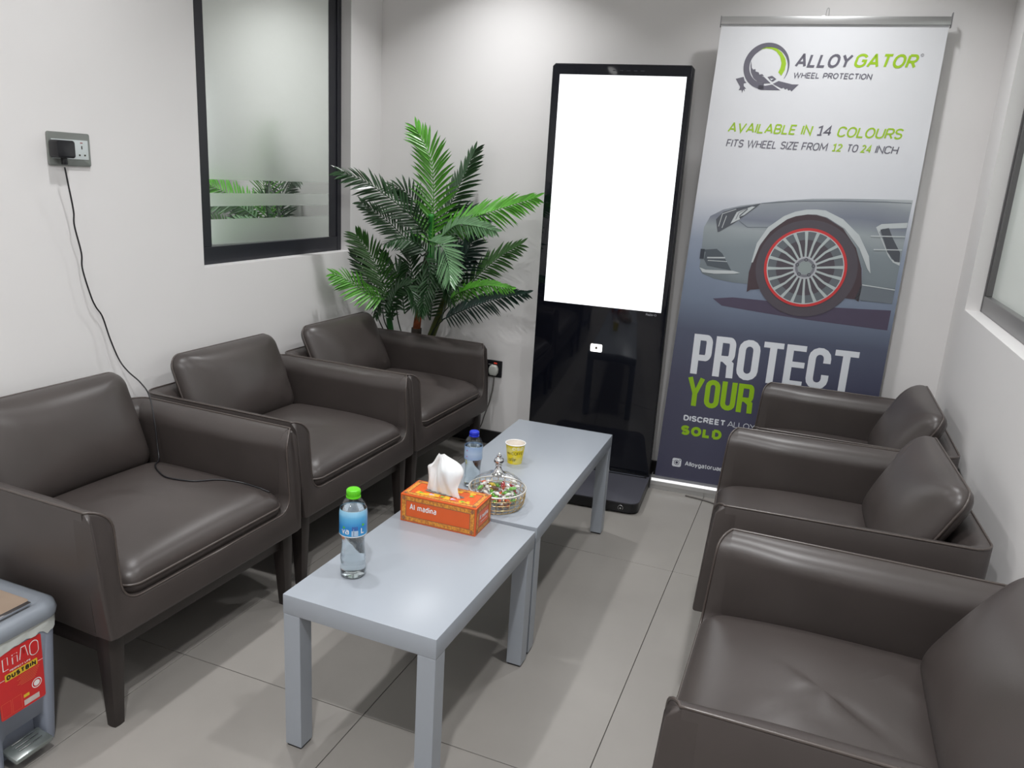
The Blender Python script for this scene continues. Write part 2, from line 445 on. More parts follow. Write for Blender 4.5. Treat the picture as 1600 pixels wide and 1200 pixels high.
def window(name, xface, sgn, y0, y1, z0, z1, st, rail, mf, wl, bands, pane_back, far_st):
    wn = struct(empty(name, (xface, (y0+y1)/2, z0)))
    X = lambda d: sgn*d
    def piece(nm, a, b, c, d, e, f, mt, bev=0.002):
        lo, hi = min(X(a), X(b)), max(X(a), X(b))
        return box(nm, lo, hi, c-(y0+y1)/2, d-(y0+y1)/2, e-z0, f-z0, mt, wn, bevel=bev, seg=1)
    piece('frame_rail', 0, 0.062, y0, y1-far_st*0.33, z0, z0+rail, mf); piece('frame_rail', 0, 0.062, y0, y1, z1-rail, z1, mf)
    piece('frame_stile', 0.0, 0.062, y0, y0+st, z0+rail, z1-rail, mf)
    piece('frame_stile', 0.004, 0.05, y1-far_st, y1-far_st*0.33, z0+rail, z1-rail, mf)
    piece('frame_stile', -0.002, 0.05, y1-far_st*0.33, y1, z0, z1-rail, mf)
    p = pane_back
    for k, (ba, bb, mt) in enumerate(bands):
        pn = piece('frosted_pane_band' if mt.name.startswith('frost') else 'clear_pane_band', p, p+0.006, y0+st-0.01, y1-far_st+0.01, ba, bb, mt, 0)
        if sgn < 0:      # panes skewed in the frame only to shift the palm's reflection
            for v in pn.data.vertices: v.co.x += 0.056*(v.co.y+0.03)
    return wn
zz = OLZ0+0.070
W1 = window('window_1', XL-0.055, -1, OLY0, OLY1, OLZ0, OLZ1, 0.108, 0.070, M_frame, 'l',
       [(zz, 1.157, M_frost), (1.157, 1.209, M_mirror), (1.209, 1.2615, M_frost), (1.2615, 1.315, M_mirror), (1.315, OLZ1-0.07, M_frost)], 0.030, 0.098)
M_frost2 = pane_mat('frosted_glass_pale', 0.3, 0.18, srgb(240, 246, 240))
window('window_2', XR+0.053, 1, ORY0, ORY1, ORZ0, OLZ1, 0.06, 0.062, M_frame_g, 'r',
       [(ORZ0+0.062, OLZ1-0.062, M_frost2)], 0.022, 0.036)

# ---- ceiling downlights (fixtures)
M_trimw = mat('white_trim', srgb(235, 235, 232), 0.4, bump=0.02, bscale=90)
M_led = mat('led_diffuser', (1, 1, 1), 0.5, emis=(1, 0.99, 0.97), estr=6.0)
where = ['over the left chairs near the camera', 'over the middle left chair', 'before the palm', 'above the near table end',
         'above the second table', 'above the farthest right chair', 'behind the camera on the left', 'behind the camera on the right']
for (lx, ly, lp, lsp), wh in zip(LAMPS, where):
    t = tag(empty('ceiling_downlight', (lx, ly, CEIL)), 'round white recessed ceiling light '+wh, 'ceiling light', 'ceiling downlights')
    lathe('trim_ring', [(0.070, -0.001), (0.070, -0.005), (0.085, -0.007), (0.088, 0.0)], M_trimw, t, seg=32)
    lathe('diffuser', [(0.0, -0.0018), (0.070, -0.0018)], M_led, t, seg=32)

# ================================================================ ARMCHAIRS
CW, CD, CH = 0.741, 0.678, 0.592
AT = 0.075           # arm thickness
ZB, ZU = 0.262, 0.345  # underside of upholstery, top of front bar
def arm_top(wid, n=10):
    '''top of an arm seen end on: flat at the piped outer edge, rolling over to the inner face'''
    out = []
    for k in range(n+1):
        a = R(90*k/n); out.append((0.003+(wid-0.003)*math.sin(a), CH+0.001-0.058*(1-math.cos(a))))
    return out
def arm_profile():
    # (distance in from the outer face, z)
    return [(0.006, ZB), (0.0, ZB+0.02), (0.0, 0.40), (0.0, CH-0.004)]+arm_top(0.074)+[(0.075, 0.48), (0.075, 0.40), (0.075, ZB+0.01)]
def u_path(xf, rb=0.055, n=7):
    """outer plan line from the front of one arm round the back to the other; returns (pos, inward normal)"""
    hw = CW/2; xb = -CD/2; pts = []
    for k in range(14): pts.append(((xf+(xb+rb-xf)*k/14, -hw), (0, 1)))
    for k in range(n+1):
        a = R(270-90*k/n); pts.append(((xb+rb+rb*math.cos(a), -hw+rb+rb*math.sin(a)), (-math.cos(a), -math.sin(a))))
    for k in range(1, 8): pts.append(((xb, -hw+rb+(2*hw-2*rb)*k/8), (1, 0)))
    for k in range(n+1):
        a = R(180-90*k/n); pts.append(((xb+rb+rb*math.cos(a), hw-rb+rb*math.sin(a)), (-math.cos(a), -math.sin(a))))
    for k in range(1, 15): pts.append(((xb+rb+(xf-xb-rb)*k/14, hw), (0, -1)))
    return pts
def make_shell(parent):
    prof = arm_profile(); path = u_path(CD/2-0.042); V = []; F = []
    n = len(prof)
    for (px, py), (nx, ny) in path:
        fr_ = max(0, (px-(CD/2-0.042-0.16))/0.16); inner_scale = 1-0.222*fr_*fr_*(3-2*fr_)
        for d, z in prof:
            # side walls taper in slightly toward the floor
            tin = 0.012*max(0, (0.42-z)/0.16)
            dd = (d+tin if d < 0.04 and z < 0.42 else d)*inner_scale
            V.append((px+nx*dd, py+ny*dd, z))
    for i in range(len(path)-1):
        for k in range(n-1):
            a = i*n+k; F.append((a, a+n, a+n+1, a+1))
        F.append((i*n+n-1, (i+1)*n+n-1, (i+1)*n, i*n))
    F.append(tuple(range(n))); F.append(tuple((len(path)-1)*n+k for k in range(n))[::-1])
    bm = bmesh.new()
    vs = [bm.verts.new(v) for v in V]
    for f in F: bm.faces.new([vs[i] for i in f])
    bmesh.ops.recalc_face_normals(bm, faces=bm.faces)
    # front U panel (outer leather wraps round the front)
    hw = CW/2; iw = hw-0.058; r = 0.05
    pts = [(-hw+0.012, ZB+0.004), (-hw+0.03, ZB), (hw-0.03, ZB), (hw-0.012, ZB+0.004), (hw-0.0002, 0.40), (hw, CH-0.02)]+[(hw-a_, b_-0.001) for a_, b_ in arm_top(0.058, 8)]
    for k in range(7):
        a = R(-90*k/6); pts.append((iw-r+r*math.cos(a), ZU+r+r*math.sin(a)))
    for k in range(7):
        a = R(270-90*k/6); pts.append((-iw+r+r*math.cos(a), ZU+r+r*math.sin(a)))
    pts += [(-hw+a_, b_-0.001) for a_, b_ in arm_top(0.058, 8)[::-1]]+[(-hw, CH-0.02), (-hw+0.001, 0.40)]
    def fx(z):
        t_ = min(1, max(0, (z-(CH-0.034))/0.034))
        return 0.022*max(0, 1-((z-ZB)/(CH-ZB))) - 0.024*(1-math.sqrt(max(0, 1-t_*t_)))
    x0 = CD/2-0.07; front = CD/2-0.012
    A = [bm.verts.new((x0, y, z)) for y, z in pts]; B = [bm.verts.new((front+fx(z), y, z)) for y, z in pts]
    N = len(pts); side = []
    bm.faces.new(A)
    ff = bm.faces.new(B[::-1])
    for i in range(N): side.append(bm.faces.new((A[i], B[i], B[(i+1) % N], A[(i+1) % N])))
    es = list(ff.edges)
    bmesh.ops.recalc_face_normals(bm, faces=bm.faces)
    bmesh.ops.bevel(bm, geom=es, offset=0.011, segments=3, profile=0.5, affect='EDGES', clamp_overlap=True)
    return bm_finish('upholstered_shell', bm, M_leather, parent, smooth=True, angle=50), fx, front

def cushion_geo(w_, h_, r, prof_top, prof_bot, crown=None, nout=9):
    """w_ along x, h_ along y, outline rounded rect; profiles list of (scale, z)"""
    V = []; F = []
    base = rrect(w_, h_, r, nout)
    # refine straights
    ol = []
    for i in range(len(base)):
        a = Vector(base[i]); b = Vector(base[(i+1) % len(base)]); L = (b-a).length; k = max(1, int(L/0.035))
        for j in range(k): ol.append(a+(b-a)*j/k)
    n = len(ol)
    def ring(s, z):
        # inset so that the distance from the edge is uniform rather than proportional
        ins = (1-s)
        out = []
        for p in ol:
            q = Vector((p.x*s, p.y*s))
            zz_ = z
            if crown: zz_ += crown(q.x/(w_/2), q.y/(h_/2), s)
            out.append((q.x, q.y, zz_))
        return out
    rings = []
    for s, z in prof_top:
        rings.append(range(len(V), len(V)+n)); V += ring(s, z)
    for a, b in zip(rings, rings[1:]):
        for k in range(n): F.append((a[k], a[(k+1) % n], b[(k+1) % n], b[k]))
    c = len(V); V.append((0, 0, prof_top[-1][1]+(crown(0, 0, 0) if crown else 0)))
    last = rings[-1]
    for k in range(n): F.append((last[k], last[(k+1) % n], c))
    prev = rings[0]
    for s, z in prof_bot:
        rg = range(len(V), len(V)+n); V += [(p.x*s, p.y*s, z) for p in ol]
        for k in range(n): F.append((prev[(k+1) % n], prev[k], rg[k], rg[(k+1) % n]))
        prev = rg
    c = len(V); V.append((0, 0, prof_bot[-1][1]))
    for k in range(n): F.append((prev[(k+1) % n], prev[k], c))
    return V, F, ol

def sup(s, T, p=5.0, q=2.2): return T*(1-s**p)**(1/q)
SS = [1.0, 0.995, 0.985, 0.97, 0.95, 0.925, 0.895, 0.86, 0.81, 0.75, 0.67, 0.58, 0.48, 0.37, 0.25, 0.12]
def gauss_ridge(x, y, cx, cy, ang, L, wd, h):
    dx, dy = x-cx, y-cy; u = dx*math.cos(ang)+dy*math.sin(ang); v = -dx*math.sin(ang)+dy*math.cos(ang)
    return h*math.exp(-(u/L)**2-(v/wd)**2)

def make_armchair(seed, seat_creases=(), back_creases=(), back_tilt=21, back_dy=0.0, back_fx=0.0, back_roll=0.0, corner_pleats=True):
    rnd = random.Random(seed)
    t = empty('leather_armchair')
    sh, fx, front = make_shell(t)
    # piping along the outer top edge and down the inner front edges
    path = [(px+nx*0.003, py+ny*0.003, CH+0.0015) for (px, py), (nx, ny) in u_path(CD/2-0.046)]
    iw = CW/2-0.058; r = 0.05
    fr = []
    for a_, b_ in arm_top(0.057, 8): fr.append((CW/2-a_, b_-0.0005))
    for z in (0.51, 0.475, 0.44): fr.append((iw+0.001, z))
    for k in range(7):
        a = R(-90*k/6); fr.append((iw-r+r*math.cos(a), ZU+r+r*math.sin(a)-0.001))
    for k in range(1, 6): fr.append(((iw-r)*(1-k/3), ZU-0.001))
    half = fr[:len(fr)-2]
    full = half + [(-y, z) for y, z in half[::-1]]
    fpts = [(front+fx(z)-0.003, y, z) for y, z in full]
    loop = path + fpts
    tube('shell_piping', loop, 0.0032, M_piping, t, sides=6, closed=True)
    # seat cushion
    sx0, sx1 = -0.20, CD/2-0.002; sw = CW-2*AT-0.004
    cx = (sx0+sx1)/2; L = sx1-sx0
    ph = rnd.random()*6
    def crown(u, v, s):
        z = 0.022*(1-u*u)*(1-v*v)
        z += 0.0015*math.sin(5*u+ph)*math.sin(4*v+ph*2)*(1-s)
        for c in seat_creases: z += gauss_ridge(u*L/2, v*sw/2, *c)
        if corner_pleats and s > 0.5:
            w_ = math.exp(-((abs(u)-0.9)/0.2)**2)*math.exp(-((v-0.8)/0.18)**2) if u > 0 else 0
            z += 0.004*w_*math.sin(u*40+v*26)*(1-s)*5
        return z
    V, F, ol = cushion_geo(L, sw, 0.045, [(s, sup(s, 0.052, 7.5, 2.1)) for s in SS], [(0.995, -0.012), (0.985, -0.03), (0.5, -0.034)], crown)
    zc = 0.383
    # front edge sinks a little and sides stay straight
    V = [Vector((x+cx, y, z+zc-0.012*max(0, (x/(L/2)))**2)) for x, y, z in V]
    seat = link('seat_cushion', recalc(mesh('seat_cushion', V, F)), M_leather, t, smooth=True)
    tube('cushion_piping', [(p.x*1.001+cx, p.y*0.999, zc-0.012*max(0, p.x/(L/2))**2) for p in ol], 0.0036, M_piping, seat, sides=6, closed=True)
    # back cushion
    bw, bh = 0.545, 0.325
    def crown2(u, v, s):
        z = 0.030*(1-u*u)*(1-v*v)
        z += 0.0015*math.sin(4*u+ph)*math.cos(5*v+ph)*(1-s)
        for c in back_creases: z += gauss_ridge(u*bw/2, v*bh/2, *c)
        return z
    V, F, ol = cushion_geo(bw, bh, 0.050, [(s, sup(s, 0.058, 4.5, 2.0)) for s in SS], [(0.98, -0.015), (0.90, -0.03), (0.7, -0.040), (0.4, -0.045)], crown2)
    # local: x->y (width), y-> up along cushion, z-> forward
    M = Matrix.Translation((-0.215+back_fx, back_dy, 0.404)) @ Matrix.Rotation(-R(back_tilt), 4, 'Y') @ Matrix.Translation((0, 0, bh/2)) @ \
        Matrix(((0, 0, 1, 0), (1, 0, 0, 0), (0, 1, 0, 0), (0, 0, 0, 1))) @ Matrix.Rotation(R(back_roll), 4, 'Z')
    V = [M @ Vector(v) for v in V]
    back = link('back_cushion', recalc(mesh('back_cushion', V, F)), M_leather, t, smooth=True)
    tube('cushion_piping', [M @ Vector((p.x*1.002, p.y*1.002, 0)) for p in ol], 0.0036, M_piping, back, sides=6, closed=True)
    # deck under the seat and the wooden base
    box('base_frame', -CD/2+0.03, CD/2-0.032, -CW/2+0.03, CW/2-0.03, 0.205, ZB+0.03, M_wood, t, bevel=0.004)
    for sx_ in (-1, 1):
        for sy_ in (-1, 1):
            bm = bmesh.new()
            tx, ty = sx_*(CD/2-0.043), sy_*(CW/2-0.048); bx, by = tx+sx_*0.004-0.0, ty+sy_*0.006
            for (hx, z, ox, oy) in ((0.0255, ZB+0.004, tx, ty), (0.024, 0.2, tx+0.2*(bx-tx), ty+0.2*(by-ty)), (0.0155, 0.0, bx, by)):
                for a in range(12):
                    an = 2*PI*(a+0.5)/12; k = 1/max(abs(math.cos(an)), abs(math.sin(an)))**0.6
                    bm.verts.new((ox+hx*math.cos(an)*k, oy+hx*math.sin(an)*k, z))
            bm.verts.ensure_lookup_table(); vs = bm.verts
            for lv in range(2):
                for a in range(12):
                    b_ = (a+1) % 12
                    bm.faces.new((vs[lv*12+a], vs[lv*12+b_], vs[(lv+1)*12+b_], vs[(lv+1)*12+a]))
            bm.faces.new([vs[a] for a in range(12)]); bm.faces.new([vs[24+a] for a in range(12)][::-1])
            bmesh.ops.recalc_face_normals(bm, faces=bm.faces)
            bm_finish('leg', bm, M_wood, t, smooth=True)
    return t

GL = 'brown leather armchairs along the left wall'
GR = 'brown leather armchairs along the right wall'
chairs = [
 ('dark brown leather armchair nearest on the left wall, black cable lying across its seat', -1.775, 1.562, -1.5, GL, 1, [(-0.02, 0.02, 0.2, 0.10, 0.03, -0.004), (-0.05, -0.06, 1.2, 0.07, 0.03, 0.003)], [], 20, 0),
 ('dark brown leather armchair in the middle of the left wall row, between two others', -1.793, 2.342, -0.8, GL, 2, [(-0.02, -0.12, 1.1, 0.07, 0.025, 0.005), (0.0, -0.02, 0.4, 0.10, 0.03, -0.005)], [(0.20, -0.08, 0.9, 0.10, 0.012, -0.008), (0.23, -0.03, 0.9, 0.08, 0.012, 0.006)], 20, 0.0),
 ('dark brown leather armchair at the far left corner in front of the palm', -1.782, 3.088, -0.9, GL, 3, [(0.02, 0.0, 0.5, 0.14, 0.04, -0.005)], [(0.20, -0.02, 0.9, 0.12, 0.014, -0.006)], 22, -0.01),
 ('dark brown leather armchair nearest on the right wall, creased shiny seat', 0.199, 1.484, 180.0, GR, 4, [(0.00, 0.02, 2.45, 0.08, 0.015, 0.007), (-0.07, 0.05, 2.5, 0.09, 0.020, -0.006), (-0.15, -0.10, 2.4, 0.09, 0.010, 0.006), (0.06, 0.10, 2.6, 0.06, 0.020, 0.004)], [], 28, 0),
 ('dark brown leather armchair in the middle of the right wall row', 0.142, 2.377, 183.3, GR, 5, [], [(-0.19, 0.10, 2.4, 0.08, 0.014, 0.008)], 22, 0.01),
 ('dark brown leather armchair at the far right in front of the roll-up banner', 0.185, 3.135, 180.6, GR, 6, [], [(-0.19, 0.10, 2.4, 0.08, 0.012, 0.006)], 22, 0.0),
]
BFX = [0.018, 0.030, 0.055, 0.062, 0.075, 0.078]
chair_list = []
for (lab, x, y, rz, grp, seed, sc_, bc_, bt, bdy), bfx in zip(chairs, BFX):
    t = make_armchair(seed, sc_, bc_, bt+bfx*60, bdy, bfx)
    chair_list.append(t)
    t.location = (x, y, 0); t.rotation_euler = (0, 0, R(rz)); tag(t, lab, 'armchair', grp)

# ================================================================ TABLES
TH = 0.42
def make_table(corner_nl, corner_nr, length, lab):
    a = Vector(corner_nl); b = Vector(corner_nr); wdt = (b-a).length; ang = math.atan2((b-a).y, (b-a).x)
    t = tag(empty('coffee_table', (a.x, a.y, 0), ang), lab, 'table', 'grey coffee tables')
    tk = 0.05
    box('tabletop', 0, wdt, 0, length, TH-tk, TH, M_table, t, bevel=0.0012, seg=2)
    lw = 0.047
    for ix in (0, 1):
        for iy in (0, 1):
            x0 = ix*(wdt-lw); y0 = iy*(length-lw)
            lg = box('leg', x0+0.0006, x0+lw-0.0006, y0+0.0006, y0+lw-0.0006, 0.006, TH-tk-0.0008, M_table, t, bevel=0.001, seg=1)
            box('foot_pad', x0+0.004, x0+lw-0.004, y0+0.004, y0+lw-0.004, 0, 0.006, M_foot, lg)
    return t
make_table((-1.055, 1.3455), (-0.648, 1.3405), 0.606, 'small light grey coffee table nearest the camera, bottle and tissue box on it')
make_table((-1.044, 1.961), (-0.644, 1.971), 0.958, 'long light grey coffee table toward the screen, holding the yellow cup')

# ================================================================ TABLE OBJECTS
# ---- tissue box
Lb, Wb, Hb = 0.236, 0.112, 0.084
tb = tag(empty('tissue_box', (-1.015, 1.829, TH), R(1.0)), 'orange patterned cardboard tissue box with a white tissue pulled up', 'tissue box')
M_orange = mat('orange_card', srgb(219, 92, 30), 0.38, var=0.03, vscale=30, coat=0.15)
M_gold = None
def gold_mat():
    mt = bpy.data.materials.new('gold_print'); mt.use_nodes = True; nt = mt.node_tree; b = nt.nodes['Principled BSDF']
    tc = nt.nodes.new('ShaderNodeTexCoord'); vo = nt.nodes.new('ShaderNodeTexVoronoi'); vo.inputs['Scale'].default_value = 170
    nt.links.new(tc.outputs['Object'], vo.inputs['Vector'])
    rp = nt.nodes.new('ShaderNodeValToRGB'); e = rp.color_ramp.elements
    e[0].position = 0.1; e[0].color = (*srgb(232, 164, 58), 1); e[1].position = 0.85; e[1].color = (*srgb(186, 112, 46), 1)
    e2 = rp.color_ramp.elements.new(0.45); e2.color = (*srgb(218, 146, 52), 1)
    nt.links.new(vo.outputs['Distance'], rp.inputs['Fac']); nt.links.new(rp.outputs['Color'], b.inputs['Base Color'])
    b.inputs['Roughness'].default_value = 0.4
    return mt
M_gold = gold_mat()
M_brownp = mat('brown_print', srgb(150, 100, 66), 0.4, var=0.1, vscale=200)
M_yel = mat('yellow_print', srgb(247, 178, 40), 0.4, var=0.05, vscale=80)
M_grnp = mat('green_print', srgb(128, 178, 60), 0.4, var=0.1, vscale=80)
M_lil = mat('lilac_print', srgb(206, 184, 214), 0.4, var=0.05, vscale=80)
M_white_print = mat('white_print', srgb(240, 238, 236), 0.45, var=0.01, vscale=30)
# box with an oval slot in the top
bm = bmesh.new()
bm_box(bm, 0, Lb, 0, Wb, 0, Hb)
bd = bm_finish('carton', bm, M_orange, tb, bevel=0.0008, seg=1)
def rect_geo(x0, x1, y0, y1, z=0.0): return [(x0, y0, z), (x1, y0, z), (x1, y1, z), (x0, y1, z)], [(0, 1, 2, 3)]
def frame_geo(x0, x1, y0, y1, t_, z=0.0): return stroke_geo([(x0+t_/2, y0+t_/2), (x1-t_/2, y0+t_/2), (x1-t_/2, y1-t_/2), (x0+t_/2, y1-t_/2)], t_, z, True)
def face_print(Mf, w_, h_, txt, tw, tx, ty, th_, top=False):
    e = 0.0004
    bwid = 0.013
    geo_obj('gold_border', frame_geo(0.005, w_-0.005, 0.005, h_-0.005, bwid, e), M_gold, bd, Mf)
    geo_obj('border_line', merge([frame_geo(0.0042, w_-0.0042, 0.0042, h_-0.0042, 0.0011, 2*e), frame_geo(0.005+bwid-0.001, w_-0.005-bwid+0.001, 0.005+bwid-0.001, h_-0.005-bwid+0.001, 0.0018, 2*e)] +
        [rect_geo(x-0.0004, x+0.0004, 0.006, 0.016, 2*e) for x in [0.02+0.012*i for i in range(int((w_-0.04)/0.012)+1)]] +
        [rect_geo(x-0.0004, x+0.0004, h_-0.016, h_-0.006, 2*e) for x in [0.02+0.012*i for i in range(int((w_-0.04)/0.012)+1)]]), M_brownp, bd, Mf)
    for cx_, cy_ in ((0.0115, 0.0115), (w_-0.0115, 0.0115), (0.0115, h_-0.0115), (w_-0.0115, h_-0.0115)):
        geo_obj('corner_rosette', flat_poly_geo([(cx_+(0.0065 if k % 2 else 0.0045)*math.cos(k*PI/8), cy_+(0.0065 if k % 2 else 0.0045)*math.sin(k*PI/8)) for k in range(16)], 3*e), M_brownp, bd, Mf)
    if txt: geo_obj('lettering', stroke_text(txt, tx, ty, tw, th_, th_*0.15, 2*e, gap=th_*0.09), M_white_print, bd, Mf)
Mfront = Matrix(((1, 0, 0, 0), (0, 0, -1, 0), (0, 1, 0, 0), (0, 0, 0, 1)))
face_print(Mfront, Lb, Hb, 'Al madina', 0.084, 0.030, 0.040, 0.018)
Mside = Matrix.Translation((Lb, 0, 0)) @ Matrix(((0, 0, 1, 0), (1, 0, 0, 0), (0, 1, 0, 0), (0, 0, 0, 1)))
face_print(Mside, Wb, Hb, 'Al madina', 0.062, 0.025, 0.040, 0.014)
geo_obj('printed_rule', rect_geo(0.034, 0.080, 0.031, 0.0322, 0.0008), M_white_print, bd, Mside)
Mtop = Matrix.Translation((0, 0, Hb))
face_print(Mtop, Lb, Wb, None, 0, 0, 0, 0)
rr_ = random.Random(7)
geos_y = []
for k in range(26):
    cx_, cy_ = rr_.uniform(0.026, Lb-0.026), rr_.choice([rr_.uniform(0.022, 0.034), rr_.uniform(0.078, 0.092)])
    a0 = rr_.uniform(0, 6); geos_y.append(flat_poly_geo([(cx_+0.008*math.cos(a)*abs(math.cos(1.5*a+a0))**0.5+0.003*math.cos(a), cy_+0.007*math.sin(a)*abs(math.cos(1.5*a+a0))**0.5+0.003*math.sin(a)) for a in [2*PI*q/18 for q in range(18)]], 0.0005+0.000015*k))
geo_obj('yellow_flower_print', merge(geos_y), M_yel, bd, Mtop)
def leafy(cx_, cy_, s, z): return flat_poly_geo([(cx_+s*math.cos(a)*(0.75+0.25*math.cos(3*a)), cy_+0.7*s*math.sin(a)*(0.75+0.25*math.cos(3*a))) for a in [2*PI*q/20 for q in range(20)]], z)
geo_obj('green_leaf_print', merge([leafy(x, y, 0.0095, 0.0009) for x, y in ((0.050, 0.030), (0.118, 0.030), (0.182, 0.026), (0.190, 0.072))]), M_grnp, bd, Mtop)
geo_obj('lilac_petal_print', merge([leafy(x, y, 0.0095, 0.0009) for x, y in ((0.083, 0.030), (0.150, 0.029))]), M_lil, bd, Mtop)
geo_obj('slot_opening', flat_poly_geo([(Lb/2-0.004+0.062*math.cos(a), Wb/2-0.004+0.012*math.sin(a)) for a in [2*PI*q/32 for q in range(32)]], 0.0012), mat('slot_dark', srgb(120, 112, 104), 0.8, bump=0.02), bd, Mtop)
# tissue: a folded sheet standing out of the slot (lofted rows)
M_tissue = mat('tissue_paper', srgb(238, 236, 234), 0.9, bump=0.2, bscale=260, bdist=0.0006)
M_tissue.node_tree.nodes['Principled BSDF'].inputs['Subsurface Weight'].default_value = 0.15
rows = [
 (0.000, [(0.050, 0.064), (0.062, 0.057), (0.082, 0.052), (0.100, 0.049), (0.120, 0.046), (0.142, 0.043), (0.158, 0.040), (0.172, 0.036)]),
 (0.010, [(0.052, 0.066), (0.064, 0.054), (0.082, 0.055), (0.100, 0.044), (0.120, 0.047), (0.142, 0.040), (0.156, 0.042), (0.166, 0.038)]),
 (0.026, [(0.054, 0.068), (0.066, 0.052), (0.080, 0.058), (0.098, 0.042), (0.116, 0.048), (0.134, 0.036), (0.146, 0.044), (0.154, 0.046)]),
 (0.042, [(0.052, 0.070), (0.066, 0.052), (0.080, 0.062), (0.096, 0.040), (0.112, 0.044), (0.130, 0.034), (0.148, 0.042), (0.158, 0.058)]),
 (0.060, [(0.048, 0.072), (0.064, 0.056), (0.080, 0.066), (0.092, 0.044), (0.110, 0.040), (0.130, 0.036), (0.150, 0.044), (0.163, 0.066)]),
 (0.072, [(0.046, 0.070), (0.062, 0.058), (0.078, 0.068), (0.090, 0.050), (0.108, 0.040), (0.128, 0.038), (0.148, 0.048), (0.162, 0.074)]),
 (0.078, [(0.064, 0.068), (0.070, 0.060), (0.080, 0.068), (0.090, 0.054), (0.106, 0.042), (0.126, 0.042), (0.144, 0.052), (0.158, 0.078)]),
 (0.090, [(0.070, 0.070), (0.076, 0.062), (0.084, 0.066), (0.091, 0.058), (0.102, 0.050), (0.120, 0.050), (0.134, 0.060), (0.148, 0.080)]),
 (0.098, [(0.074, 0.070), (0.079, 0.063), (0.086, 0.062), (0.092, 0.060), (0.100, 0.058), (0.114, 0.060), (0.124, 0.068), (0.132, 0.078)]),
 (0.108, [(0.079, 0.070), (0.083, 0.064), (0.088, 0.060), (0.092, 0.060), (0.096, 0.062), (0.101, 0.066), (0.104, 0.070), (0.106, 0.074)]),
 (0.115, [(0.085, 0.068), (0.087, 0.065), (0.090, 0.062), (0.092, 0.062), (0.094, 0.063), (0.097, 0.066), (0.098, 0.068), (0.099, 0.070)]),
]
V = []; F = []
cols = 25
for z, pr in rows:
    cp = catmull([(p[0], p[1], 0) for p in pr], 4)
    V += [Vector((p.x, p.y, Hb+z*1.0+0.002*math.sin(i*1.7))) for i, p in enumerate(cp)]
ncol = len(cp)
for i in range(len(rows)-1):
    for k in range(ncol-1): a = i*ncol+k; F.append((a, a+1, a+ncol+1, a+ncol))
ts = link('tissue_sheet', mesh('tissue_sheet', V, F), M_tissue, tb, smooth=True)
so = ts.modifiers.new('solid', 'SOLIDIFY'); so.thickness = 0.0006
ss_ = ts.modifiers.new('sub', 'SUBSURF'); ss_.levels = 1; ss_.render_levels = 1
# rear fold
V = []; F = []
for i, (z, pr) in enumerate(rows):
    cp = catmull([(0.105+(p[0]-0.105)*0.82, p[1]+0.012+0.08*z+0.004*math.sin(j*2.1+i*0.7), 0) for j, p in enumerate(pr)], 4)
    V += [Vector((p.x, p.y, Hb+z*(0.93-0.12*abs(k/ncol-0.45)))) for k, p in enumerate(cp)]
for i in range(len(rows)-1):
    for k in range(ncol-1): a = i*ncol+k; F.append((a, a+1, a+ncol+1, a+ncol))
t2 = link('tissue_sheet', mesh('tissue_fold', V, F), M_tissue, tb, smooth=True)
so = t2.modifiers.new('solid', 'SOLIDIFY'); so.thickness = 0.0006
ss_ = t2.modifiers.new('sub', 'SUBSURF'); ss_.levels = 1; ss_.render_levels = 2

# ---- bottles
M_pet = thin_glass('clear_plastic', (0.94, 0.98, 1.0), 0.03, 0.05, 0.38)
M_water = refr_glass('water', (0.96, 0.99, 1.0), 1.33)
def bend(rad, a_c=0.0):
    """wrap (x, y) flat print on a cylinder: x is arc length, y is height, z is lift"""
    return lambda v: ((rad+v[2])*math.cos(a_c+v[0]/rad), (rad+v[2])*math.sin(a_c+v[0]/rad), v[1])
def band_geo(r_, z0, z1, a0=0, a1=2*PI, seg=48, r2=None):
    V = []; F = []
    r2 = r2 or r_
    for k in range(seg+1):
        a = a0+(a1-a0)*k/seg
        V += [(r_*math.cos(a), r_*math.sin(a), z0), (r2*math.cos(a), r2*math.sin(a), z1)]
    for k in range(seg): F.append((2*k, 2*k+2, 2*k+3, 2*k+1))
    return V, F
def bottle(loc, lab, prof, cap_r, cap_z0, cap_h, cap_mat, water_top, lb):
    t = tag(empty('water_bottle', loc), lab, 'bottle', 'water bottles on the tables')
    body = lathe('bottle_body', prof, M_pet, t, seg=48, sharp=80)
    wp = [(max(0, r_-0.0012), h+0.0012 if i < 3 else h) for i, (r_, h) in enumerate(prof) if h < water_top]
    wp = [(0, 0.0045)] + [p for p in wp if p[1] > 0.003]
    rl = wp[-1][0]; wp += [(rl, water_top), (0, water_top)]
    lathe('water', wp, M_water, t, seg=48, sharp=60)
    cp = lathe('cap', [(0, cap_h), (cap_r-0.002, cap_h), (cap_r, cap_h-0.002), (cap_r, 0.004), (cap_r+0.0012, 0.0035), (cap_r+0.0012, 0), (cap_r-0.002, 0)], cap_mat, t, seg=40, z=cap_z0)
    lists = []
    for k in range(36):
        a = 2*PI*k/36; lists.append([((cap_r+0.0002)*math.cos(a), (cap_r+0.0002)*math.sin(a), cap_z0+0.005), ((cap_r+0.0002)*math.cos(a), (cap_r+0.0002)*math.sin(a), cap_z0+cap_h-0.003)])
    tubes('cap_ridge', lists, 0.0005, cap_mat, cp, sides=4)
    return t, body
M_capg = mat('green_plastic', srgb(96, 200, 30), 0.35, bump=0.02, bscale=100)
M_capb = mat('blue_plastic', srgb(28, 50, 190), 0.35, bump=0.02, bscale=100)
